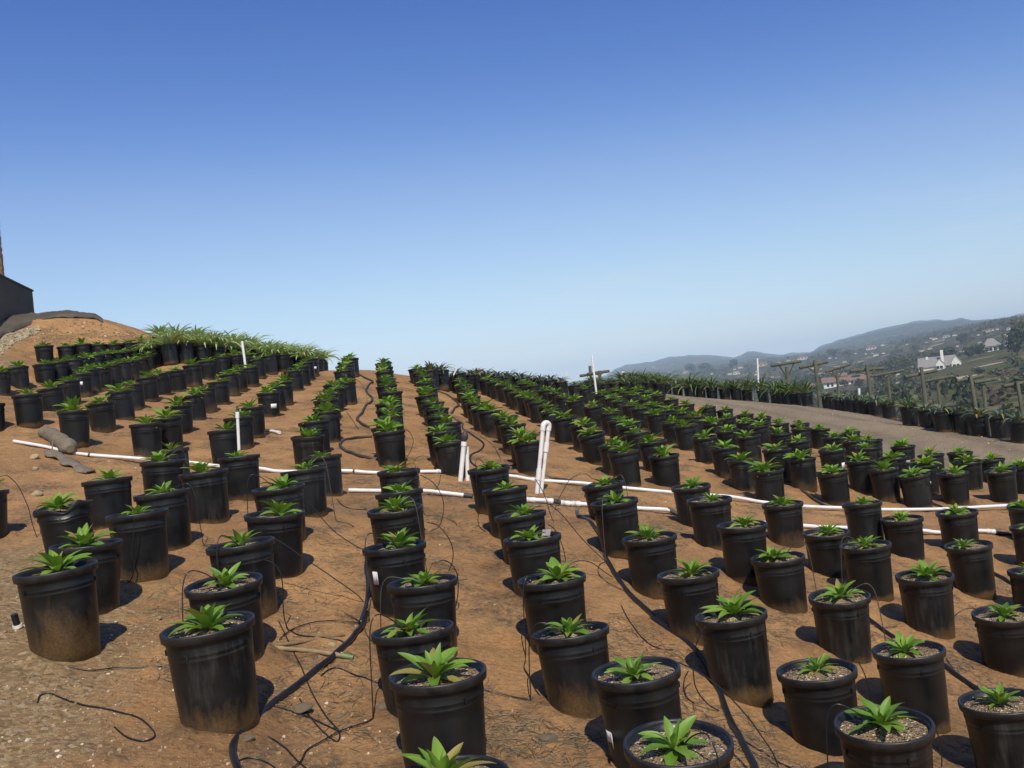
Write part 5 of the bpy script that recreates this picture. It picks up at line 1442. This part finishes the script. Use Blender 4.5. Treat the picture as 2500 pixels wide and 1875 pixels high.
for i, (pts_, c, s, lift, rv) in enumerate(V):
    o0 = len(vs)
    for k, (px, py) in enumerate(pts_):
        z = ZZ[i, k] + lift * (0.3 + (k in (1, 2)) * 0.7)
        vs += [(px - c, py - s, z), (px + c, py + s, z), (px, py, z + abs(c) + abs(s))]
        lr += [rv] * 3
    for k in range(3):
        b0 = o0 + k * 3
        for m_ in range(3):
            n_ = (m_ + 1) % 3
            fs.append((b0 + m_, b0 + n_, b0 + 3 + n_, b0 + 3 + m_))
me = bpy.data.meshes.new('litter'); me.from_pydata(vs, [], fs); me.materials.append(M['straw']); set_attr(me, 'leafrand', lr)
o = link(bpy.data.objects.new('litter', me)); o['kind'] = 'stuff'; o['label'] = 'drifts of dry straw and twigs on the soil between rows'
# ---------------------------------------------------------------- far land: trees, shrubs, houses
def clump_mesh(name, seed, mat, nlobes, nleaf, leafsize, shape, col_like=None):
    """a crown of many small leaf-clump faces spread through a few uneven lobes, unit radius"""
    rgn = np.random.default_rng(seed)
    V = []; LR = []
    lobes = []
    for k in range(nlobes):
        a = rgn.uniform(0, 6.28); r = rgn.uniform(0.15, 0.62) * shape[0]
        lobes.append((r * math.cos(a), r * math.sin(a), rgn.uniform(0.30, 0.80) * shape[1], rgn.uniform(0.26, 0.5) * min(1, shape[0] * 1.2)))
    lobes.append((0, 0, 0.72 * shape[1], 0.38 * shape[0]))
    fs = []
    for i in range(nleaf):
        lx, ly, lz, lrad = lobes[rgn.integers(len(lobes))]
        d = rgn.normal(size=3); d /= np.linalg.norm(d)
        rr = lrad * rgn.uniform(0.55, 1.08)
        c = np.array([lx, ly, lz]) + d * rr * np.array([1, 1, 0.85])
        if c[2] < 0.04: c[2] = 0.04 + rgn.uniform(0, 0.1)
        n_ = d + rgn.normal(size=3) * 0.7; n_ /= np.linalg.norm(n_)
        t1 = np.cross(n_, [0.3, 0.2, 1.0]); t1 /= np.linalg.norm(t1); t2 = np.cross(n_, t1)
        s = leafsize * rgn.uniform(0.5, 1.35)
        o0 = len(V)
        for (p, q_) in ((-1, -0.4), (0.1, -1), (1, -0.1), (0.3, 0.9), (-0.7, 0.6)):
            V.append(c + (t1 * p + t2 * q_ * 0.8) * s * rgn.uniform(0.7, 1.15))
        LR += [float(rgn.uniform(0, 1))] * 5
        fs.append((o0, o0 + 1, o0 + 2, o0 + 3, o0 + 4))
    me = bpy.data.meshes.new(name)
    me.from_pydata([tuple(v) for v in V], [], fs); me.materials.append(mat)
    set_attr(me, 'leafrand', LR)
    return me
def trunk_mesh(seed, bare=False):
    rg_ = random.Random(seed); mb = MB()
    mb.tube([(0, 0, -0.1), (0.02, 0.01, 0.15), (0.03, -0.02, 0.4), (0.0, 0.02, 0.65)], [0.05, 0.042, 0.032, 0.012], 8)
    for k in range(14 if bare else 6):
        a = rg_.uniform(0, 6.28); z0_ = rg_.uniform(0.18, 0.5); L = rg_.uniform(0.25, 0.5)
        p1 = Vector((math.cos(a) * L * 0.5, math.sin(a) * L * 0.5, z0_ + L * 0.45)); p2 = Vector((math.cos(a) * L, math.sin(a) * L, z0_ + L * 0.8))
        mb.tube([(0.02, 0, z0_), p1, p2], [0.022, 0.013, 0.004], 6)
    return mb.mesh('trunk', M['bark'])
CROWNS = {
 'dark': [clump_mesh('crown', 400 + k, M['crown_dark'], 7, 620, 0.085, (1.0, 1.0)) for k in range(3)],
 'olive': [clump_mesh('crown', 410 + k, M['crown_olive'], 7, 560, 0.085, (1.0, 0.95)) for k in range(3)],
 'green': [clump_mesh('crown', 420 + k, M['crown_green'], 6, 560, 0.085, (1.1, 0.7)) for k in range(2)],
 'brown': [clump_mesh('crown', 430 + k, M['crown_brown'], 7, 420, 0.07, (1.0, 0.95)) for k in range(2)],
 'tall': [clump_mesh('crown', 440 + k, M['crown_dark'], 5, 460, 0.07, (0.42, 1.6)) for k in range(2)],
}
TRUNKS = [trunk_mesh(k) for k in range(3)]; BARE = trunk_mesh(9, True)
tproto = None
def tree(u, v, d, wpx, kind, label, name='tree', cat='tree', group='trees on the far hillside', hs=1.0):
    """crown width wpx photo pixels; (u, v) is the middle of the crown's foot"""
    global tproto
    p = at(u, v, d); p.z = gz(p.x, p.y)
    s = wpx * d / F / 2
    if name == 'shrub' and d < 150:
        zt = at(u, v - wpx * 0.55, d).z
        hs = min(3.2, max(0.6, (zt - p.z) / s))
    root = empty(name, p, label, cat, group, random.uniform(0, 6.28))
    root.scale = (s, s, s * hs)
    if tproto is None:
        t_ = link(bpy.data.objects.new('trunk', random.choice(TRUNKS)), root)
        c_ = link(bpy.data.objects.new('crown', random.choice(CROWNS[kind])), root)
        tproto = root
    else:
        for ch in list(tproto.children):
            q = ch.copy(); link(q, root)
            q.data = random.choice(TRUNKS) if q.name.startswith('trunk') else random.choice(CROWNS[kind])
    for q in root.children:
        if q.name.startswith('crown'): q.location = (0, 0, 0.0 if name == 'shrub' else 0.12)
def far_d(u, v): return hit(u, v, 75).y
# trees and shrubs one can tell apart (u, v of the foot; crown width in pixels)
T = [
 (2395, 868, 46, 'dark', 'round dark tree directly left of the grey hip-roofed house', 'tree', 1.1),
 (2365, 874, 40, 'dark', 'dark tree, second to the left of the grey hip-roofed house', 'tree', 1.1),
 (2447, 856, 30, 'dark', 'small dark tree in front of the grey hip-roofed house', 'tree', 0.9),
 (2485, 868, 90, 'dark', 'big dark tree right of the grey hip-roofed house at the right edge', 'tree', 1.35),
 (2505, 842, 80, 'olive', 'tall olive tree behind the big dark one at the right edge', 'tree', 1.5),
 (2390, 912, 40, 'dark', 'dark bush on the grassy slope right of the long white house', 'shrub', 0.75),
 (2424, 914, 34, 'olive', 'grey-green bush beside the dark one on the grassy slope', 'shrub', 0.7),
 (2227, 912, 40, 'dark', 'dark round tree at the left end of the long white house', 'tree', 1.0),
 (2150, 935, 50, 'dark', 'dark green tree right of the tiled roof house', 'tree', 0.9),
 (2062, 944, 30, 'dark', 'small dark tree in front of the tiled roof house wall, left', 'tree', 1.0),
 (2098, 946, 34, 'dark', 'small dark tree in front of the tiled roof house wall, right', 'tree', 1.1),
 (1688, 908, 34, 'dark', 'dark tree group head above agaves near the start of the road, left', 'tree', 1.0),
 (1722, 907, 40, 'olive', 'grey tree above agaves near the start of the road, middle', 'tree', 1.0),
 (1790, 900, 30, 'dark', 'dark tree with round top above the road agaves', 'tree', 1.3),
 (1925, 880, 14, 'tall', 'tall dark conifer on the ridge left of the first T post', 'tree', 1.0),
 (2035, 872, 40, 'brown', 'brown leafless-looking tree under the mountain foot', 'tree', 1.0),
 (2072, 872, 36, 'brown', 'second brown tree under the mountain foot, to the right', 'tree', 1.0),
 (2320, 880, 60, 'dark', 'wide dark tree behind the chimney of the long white house', 'tree', 0.9),
 (2260, 878, 44, 'olive', 'olive tree behind the left end of the long white house', 'tree', 0.9),
 (2413, 838, 30, 'olive', 'olive tree above and left of the grey hip-roofed house', 'tree', 1.1),
 (2350, 838, 40, 'dark', 'dark tree on the slope below the ridge of white houses', 'tree', 1.0),
]
for u, v, wpx, kd, lab, nm, hs in T:
    tree(u, v, far_d(u, v), wpx, kd, lab, nm, 'tree' if nm == 'tree' else 'bush', 'trees on the far hillside', hs)
# shrubs just beyond the road-side pots
S = [(2190, 975, 46, 'brown', 105), (2225, 972, 40, 'green', 62), (2262, 980, 46, 'olive', 50), (2300, 985, 40, 'brown', 46), (2318, 975, 46, 'green', 60), (2345, 985, 44, 'brown', 44), (2372, 972, 44, 'olive', 60), (2400, 990, 30, 'brown', 42),
     (2425, 985, 46, 'brown', 56), (2447, 1003, 44, 'green', 48), (2475, 1008, 56, 'dark', 44), (2498, 1000, 50, 'green', 52), (2455, 972, 40, 'dark', 66), (2490, 965, 44, 'olive', 76), (2160, 958, 40, 'olive', 120), (2120, 965, 36, 'green', 125), (2080, 970, 44, 'olive', 120), (2040, 972, 40, 'green', 130), (2000, 968, 44, 'olive', 140), (2245, 950, 50, 'green', 95), (2280, 945, 50, 'olive', 110), (2330, 945, 40, 'olive', 120), (2200, 945, 44, 'brown', 140)]
TXT = {'brown': 'dry brown', 'green': 'bright green', 'olive': 'olive', 'dark': 'dark green'}
for i, (u, v, wpx, kd, d) in enumerate(S):
    tree(u, v, d, wpx, kd, '%s shrub beyond the roadside pots, %s counted from the right edge' % (TXT[kd], ORD[1 + sum(1 for q in S if q[0] > u)]), 'shrub', 'bush', 'shrubs below the wooden posts', 1.0)

def house(u, v, wpx, label, kind, d=None, yaw=0.0, depth=0.55, hfac=0.22, rfac=0.18, group='houses on the far hillside'):
    """(u, v) middle of the base line, width in pixels"""
    d = d or far_d(u, v)
    p = at(u, v, d); g = gz(p.x, p.y)
    W_ = wpx * d / F; D_ = W_ * depth; Hh = W_ * hfac; Rh = W_ * rfac
    p.z = min(p.z, g + 0.5)
    face = math.atan2(p.x, p.y)
    root = empty('house', p, label, 'house', group, -face + yaw)
    wm, rm_ = {'white': ('far_wall', 'roof_grey'), 'clay': ('far_wall', 'roof_clay'), 'tan': ('tan_wall', 'roof_clay')}[kind]
    MB().box(0, 0, Hh / 2 - Hh * 0.35, W_, D_, Hh * 1.7).build('wall', M[wm], root)
    mb = MB(); o_ = W_ * 0.03
    x0, x1, y0, y1 = -W_ / 2 - o_, W_ / 2 + o_, -D_ / 2 - o_, D_ / 2 + o_
    zt = Hh * 1.202
    ins = W_ * 0.14
    th = Hh * 0.08
    top = [(x0, y0, zt), (x1, y0, zt), (x1, y1, zt), (x0, y1, zt), (x0 + ins, 0, zt + Rh), (x1 - ins, 0, zt + Rh)]
    mb.add(top + [(x, y, z - th) for x, y, z in top[:4]], [(0, 1, 5, 4), (1, 2, 5), (2, 3, 4, 5), (3, 0, 4), (6, 7, 1, 0), (7, 8, 2, 1), (8, 9, 3, 2), (9, 6, 0, 3), (9, 8, 7, 6)])
    mb.build('roof', M[rm_], root)
    if wpx > 12:
        n_ = max(2, int(wpx / 7))
        for k in range(n_):
            MB().box((k + 0.5) / n_ * W_ - W_ / 2, -D_ / 2 - 0.02, Hh * 0.60, W_ / n_ * 0.42, 0.12, Hh * 0.50).build('window', M['glass_dark'], root)
    return root, W_, D_, Hh, Rh

# long white house with chimney
d = far_d(2290, 902)
p = at(2295, 900, d); p.z = gz(p.x, p.y)
root = empty('house', p, 'long white house with grey roof and tall white chimney on grassy slope', 'house', 'houses on the far hillside', -math.atan2(p.x, p.y) - 0.05)
m1 = d / F       # metres per pixel
def gable(name, x0, x1, y0, y1, z0_, zw, zr, axis, wm, rm_, parent, ov=0.5):
    mb = MB(); mb.box((x0 + x1) / 2, (y0 + y1) / 2, (z0_ + zw) / 2, x1 - x0, y1 - y0, zw - z0_)
    if axis == 'y':
        xm = (x0 + x1) / 2
        mb.add([(x0, y0, zw), (x1, y0, zw), (xm, y0, zr), (x0, y1, zw), (x1, y1, zw), (xm, y1, zr)], [(0, 1, 2), (4, 3, 5)])
    w_ = mb.build('wall', M[wm], parent)
    rb = MB(); t_ = 0.35
    if axis == 'y':
        xm = (x0 + x1) / 2; k = (zr - zw) / ((x1 - x0) / 2)
        for sx in (-1, 1):
            xe = xm + sx * ((x1 - x0) / 2 + ov); ze = zw - ov * k
            q = [(xm, y0 - ov, zr + .05), (xe, y0 - ov, ze + .05), (xe, y1 + ov, ze + .05), (xm, y1 + ov, zr + .05)]
            rb.add(q + [(x, y, z + t_) for x, y, z in q], [(0, 1, 2, 3), (4, 7, 6, 5), (0, 4, 5, 1), (1, 5, 6, 2), (2, 6, 7, 3)])
    else:
        ym = (y0 + y1) / 2; k = (zr - zw) / ((y1 - y0) / 2)
        for sy in (-1, 1):
            ye = ym + sy * ((y1 - y0) / 2 + ov); ze = zw - ov * k
            q = [(x0 - ov, ym, zr + .05), (x0 - ov, ye, ze + .05), (x1 + ov, ye, ze + .05), (x1 + ov, ym, zr + .05)]
            rb.add(q + [(x, y, z + t_) for x, y, z in q], [(0, 1, 2, 3), (4, 7, 6, 5), (0, 4, 5, 1), (1, 5, 6, 2), (2, 6, 7, 3)])
    rb.build('roof', M[rm_], parent)
u0 = 2295
X_ = lambda u: (u - u0) * m1
gable('main', X_(2248), X_(2330), 0, 15, -3, 1.8, 7.4, 'x', 'white_wall', 'roof_grey', root)
gable('wing', X_(2288), X_(2306), -7, 1, -3, 2.8, 6.0, 'y', 'white_wall', 'roof_grey', root, 0.15)
gable('end', X_(2322), X_(2342), -5, 6, -3, 3.2, 6.8, 'y', 'white_wall', 'roof_grey', root, 0.15)
MB().box(X_(2302), 3.0, 7.0, 1.6, 1.6, 9.0).build('chimney', M['white_wall'], root)
MB().box(X_(2267), 6.5, 7.2, 1.3, 1.3, 2.2).build('chimney', M['white_wall'], root)
for u in (2292, 2300, 2312, 2328, 2336): MB().box(X_(u), -7.1 if u < 2306 else (-5.1 if u > 2322 else -0.1), 1.2, 1.5, 0.3, 1.6).build('window', M['glass_dark'], root)

# tiled roof house with arcade
d = far_d(2085, 936)
p = at(2075, 932, d); p.z = gz(p.x, p.y)
root = empty('house', p, 'long low house with clay tile roof and white arcade behind the wooden posts', 'house', 'houses on the far hillside', -math.atan2(p.x, p.y) + 0.06)
m1 = d / F; u0 = 2075
gable('main', X_(2014), X_(2122), 0, 12, -4, 3.0, 6.0, 'x', 'white_wall', 'roof_clay', root, 1.2)
gable('upper', X_(2044), X_(2070), 5, 13, 2, 6.5, 8.2, 'x', 'white_wall', 'roof_clay', root, 0.8)
for u in (2024, 2034, 2058, 2069, 2080, 2092, 2104): MB().box(X_(u), -0.06, 0.9, 5.0 * m1, 0.3, 2.4).build('window', M['glass_dark'], root)
MB().box(X_(2092), 3.0, 6.2, 20 * m1, 3.5, 0.15, Matrix.Rotation(0.0, 4, 'X')).build('solar_panel', M['solar'], root)
MB().box(X_(2078), -3.2, -1.2, 44 * m1, 0.5, 2.6).build('garden_wall', M['tan_wall'], root)
MB().box(X_(2112), -2.6, -0.9, 26 * m1, 0.5, 2.4).build('garden_wall', M['white_wall'], root)

# grey hip-roofed house
d = far_d(2428, 856)
p = at(2430, 853, d); p.z = gz(p.x, p.y)
root = empty('house', p, 'white house with big grey hip roof among dark trees, upper right', 'house', 'houses on the far hillside', -math.atan2(p.x, p.y) + 0.1)
m1 = d / F; u0 = 2430
MB().box(X_(2424), 6, 1.0, 38 * m1, 14, 5.0).build('wall', M['white_wall'], root)
rb = MB(); x0, x1 = X_(2402), X_(2446)
rb.add([(x0, -2, 3.4), (x1, -2, 3.4), (x1, 14, 3.4), (x0, 14, 3.4), (X_(2418), 6, 9.0), (X_(2430), 6, 9.0)], [(0, 1, 5, 4), (1, 2, 5), (2, 3, 4, 5), (3, 0, 4), (3, 2, 1, 0)])
rb.build('roof', M['roof_grey'], root)
gable('wing', X_(2449), X_(2463), -1, 8, -2, 3.2, 6.6, 'y', 'white_wall', 'roof_grey', root, 0.3)
for u in (2412, 2420, 2430, 2456): MB().box(X_(u), -1.15, 1.4, 2.0, 0.3, 2.2).build('window', M['glass_dark'], root)
# many small houses: (u, v base, width px, kind)
SM = [(1738, 913, 6, 'white'), (1755, 916, 4, 'white'), (1782, 914, 10, 'white'), (1797, 913, 16, 'white'), (1793, 902, 6, 'white'), (1807, 898, 12, 'tan'), (1848, 907, 6, 'white'), (1846, 915, 7, 'white'), (1862, 893, 20, 'tan'), (1672, 910, 14, 'tan'),
      (1960, 877, 22, 'clay'), (1925, 881, 8, 'white'), (2026, 875, 7, 'white'), (2041, 874, 4, 'white'), (2062, 884, 9, 'white'), (2058, 872, 4, 'white'), (2089, 863, 5, 'white'), (2114, 864, 5, 'white'), (2130, 862, 4, 'white'), (2139, 868, 12, 'white'), (2157, 863, 7, 'white'),
      (2128, 852, 22, 'clay'), (2155, 843, 8, 'white'), (2214, 841, 5, 'white'), (2250, 859, 12, 'white'), (2270, 852, 11, 'tan'), (2261, 873, 9, 'white'), (2348, 859, 9, 'white'), (2392, 838, 10, 'white'), (2389, 818, 6, 'white'), (2331, 819, 10, 'clay'), (2311, 823, 14, 'white'), (2283, 828, 12, 'clay'), (2304, 830, 5, 'white'), (2273, 826, 6, 'white'), (2262, 836, 5, 'white'),
      (2417, 808, 16, 'clay'), (2435, 804, 6, 'white'), (2466, 804, 14, 'white'), (2480, 800, 10, 'white'), (2496, 798, 8, 'white'), (2461, 820, 6, 'white'), (2453, 817, 5, 'white'), (2142, 955, 12, 'tan'), (2185, 917, 7, 'white'), (2193, 914, 8, 'white'), (1985, 942, 14, 'tan'), (1948, 947, 8, 'white'),
      (2338, 845, 6, 'white'), (2003, 901, 8, 'tan'), (1985, 899, 6, 'white'), (1903, 886, 6, 'white'), (1886, 921, 6, 'white'), (1563, 916, 4, 'white'), (1596, 896, 5, 'white'), (1632, 908, 4, 'tan')]
for u, v, wpx, kd in SM:
    big = wpx >= 12
    lab = {'white': 'tiny white house with grey roof, a pale speck among dark trees across the valley', 'tan': 'tiny tan house, a buff speck among dark trees across the valley', 'clay': 'small white house with clay roof among trees high on the far slope'}[kd]
    house(u, v + 1, wpx, lab, kd, None, random.uniform(-0.35, 0.35), 0.6, 0.30 if wpx < 8 else 0.24, 0.16, 'small far-off houses')

# woodland over the far slopes: one mass
rgn = np.random.default_rng(99)
SRC = []
for kd, m_ in (('dark', 0), ('olive', 1), ('green', 2), ('brown', 3)):
    me = CROWNS[kd][0]
    co = np.empty(len(me.vertices) * 3); me.vertices.foreach_get('co', co); co = co.reshape(-1, 5, 3)
    SRC.append(co)
VV = []; LRr = []; MI = []
n_tree = 0
houses_hw = []
houses_xy = np.array([(o.location.x, o.location.y) for o in bpy.data.objects if o.name.startswith('house')])
for o in bpy.data.objects:
    if o.name.startswith('house'):
        lb = o['label']; houses_hw.append(0.030 if 'arcade' in lb else (0.026 if 'chimney' in lb else (0.018 if 'hip roof' in lb else 0.005)))
houses_hw = np.array(houses_hw)
tries = 0
while n_tree < 6500 and tries < 120000:
    tries += 1
    r = math.exp(rgn.uniform(math.log(110), math.log(2600))); u = rgn.uniform(1380, 2640)
    if r < 300 and rgn.random() < 0.5: continue
    x = (u - 1250) / F * r; y = r
    rr_ = math.hypot(x, y)
    if u > 2230 and rr_ < 760 and rgn.random() < 0.97: continue
    if float(vnoise(x / 70, y / 70, 61)) < -0.22: continue
    hd = houses_xy - np.array([x, y])
    hn = np.hypot(hd[:, 0], hd[:, 1])
    az_ = np.abs(np.arctan2(houses_xy[:, 0], houses_xy[:, 1]) - math.atan2(x, y))
    # keep sight lines to the houses open: nothing tall just in front of them
    hr = np.hypot(houses_xy[:, 0], houses_xy[:, 1])
    if np.any((az_ < houses_hw) & (rr_ < hr + 8) & (rr_ > hr * 0.70)): continue
    if np.any(hn < 14): continue
    k = rgn.choice(4, p=(0.60, 0.25, 0.03, 0.12)) if r > 200 else rgn.choice(4, p=(0.15, 0.45, 0.2, 0.2))
    src = SRC[k]
    nq = int(np.clip(9000 / r ** 0.78, 26, 330))
    idx = rgn.choice(len(src), nq, replace=False)
    s = rgn.uniform(2.2, 5.5) if r > 200 else rgn.uniform(0.8, 2.2)
    q = src[idx].copy()
    cen = q.mean(1, keepdims=True)
    q = cen + (q - cen) * (1.0 + 0.9 * (1 - nq / 620))
    a = rgn.uniform(0, 6.28); c, sn = math.cos(a), math.sin(a)
    X2 = (q[..., 0] * c - q[..., 1] * sn) * s + x; Y2 = (q[..., 0] * sn + q[..., 1] * c) * s + y
    zb = gz(x, y)
    Z2 = q[..., 2] * s * rgn.uniform(0.9, 1.5) + zb - 0.1 * s
    VV.append(np.stack([X2, Y2, Z2], -1).reshape(-1, 3)); LRr.append(np.repeat(rgn.uniform(0, 1, nq), 5)); MI.append(np.full(nq, k))
    n_tree += 1
VV = np.concatenate(VV); nf = len(VV) // 5
me = bpy.data.meshes.new('woodland')
me.vertices.add(len(VV)); me.vertices.foreach_set('co', VV.ravel())
me.loops.add(nf * 5); me.loops.foreach_set('vertex_index', np.arange(nf * 5))
me.polygons.add(nf); me.polygons.foreach_set('loop_start', np.arange(0, nf * 5, 5))
for nm in ('crown_dark', 'crown_olive', 'crown_green', 'crown_brown'): me.materials.append(M[nm])
me.polygons.foreach_set('material_index', np.concatenate(MI).astype(np.int32))
me.update(calc_edges=True)
set_attr(me, 'leafrand', np.concatenate(LRr))
o = link(bpy.data.objects.new('woodland', me)); o['kind'] = 'stuff'; o['label'] = 'dark scattered woodland across the far valley slopes'

# ---------------------------------------------------------------- air
t = bpy.data.materials.new('haze'); t.use_nodes = True
nt = t.node_tree; nt.nodes.clear()
pv = nt.nodes.new('ShaderNodeVolumePrincipled'); ou = nt.nodes.new('ShaderNodeOutputMaterial')
pv.inputs['Color'].default_value = (0.60, 0.79, 1.0, 1)
pv.inputs['Density'].default_value = 0.00018
pv.inputs['Anisotropy'].default_value = -0.35
nt.links.new(pv.outputs[0], ou.inputs['Volume'])
mb = MB(); mb.box(1500, 4700, 60, 13000, 9900, 520)
o = mb.build('haze', t); o['kind'] = 'stuff'
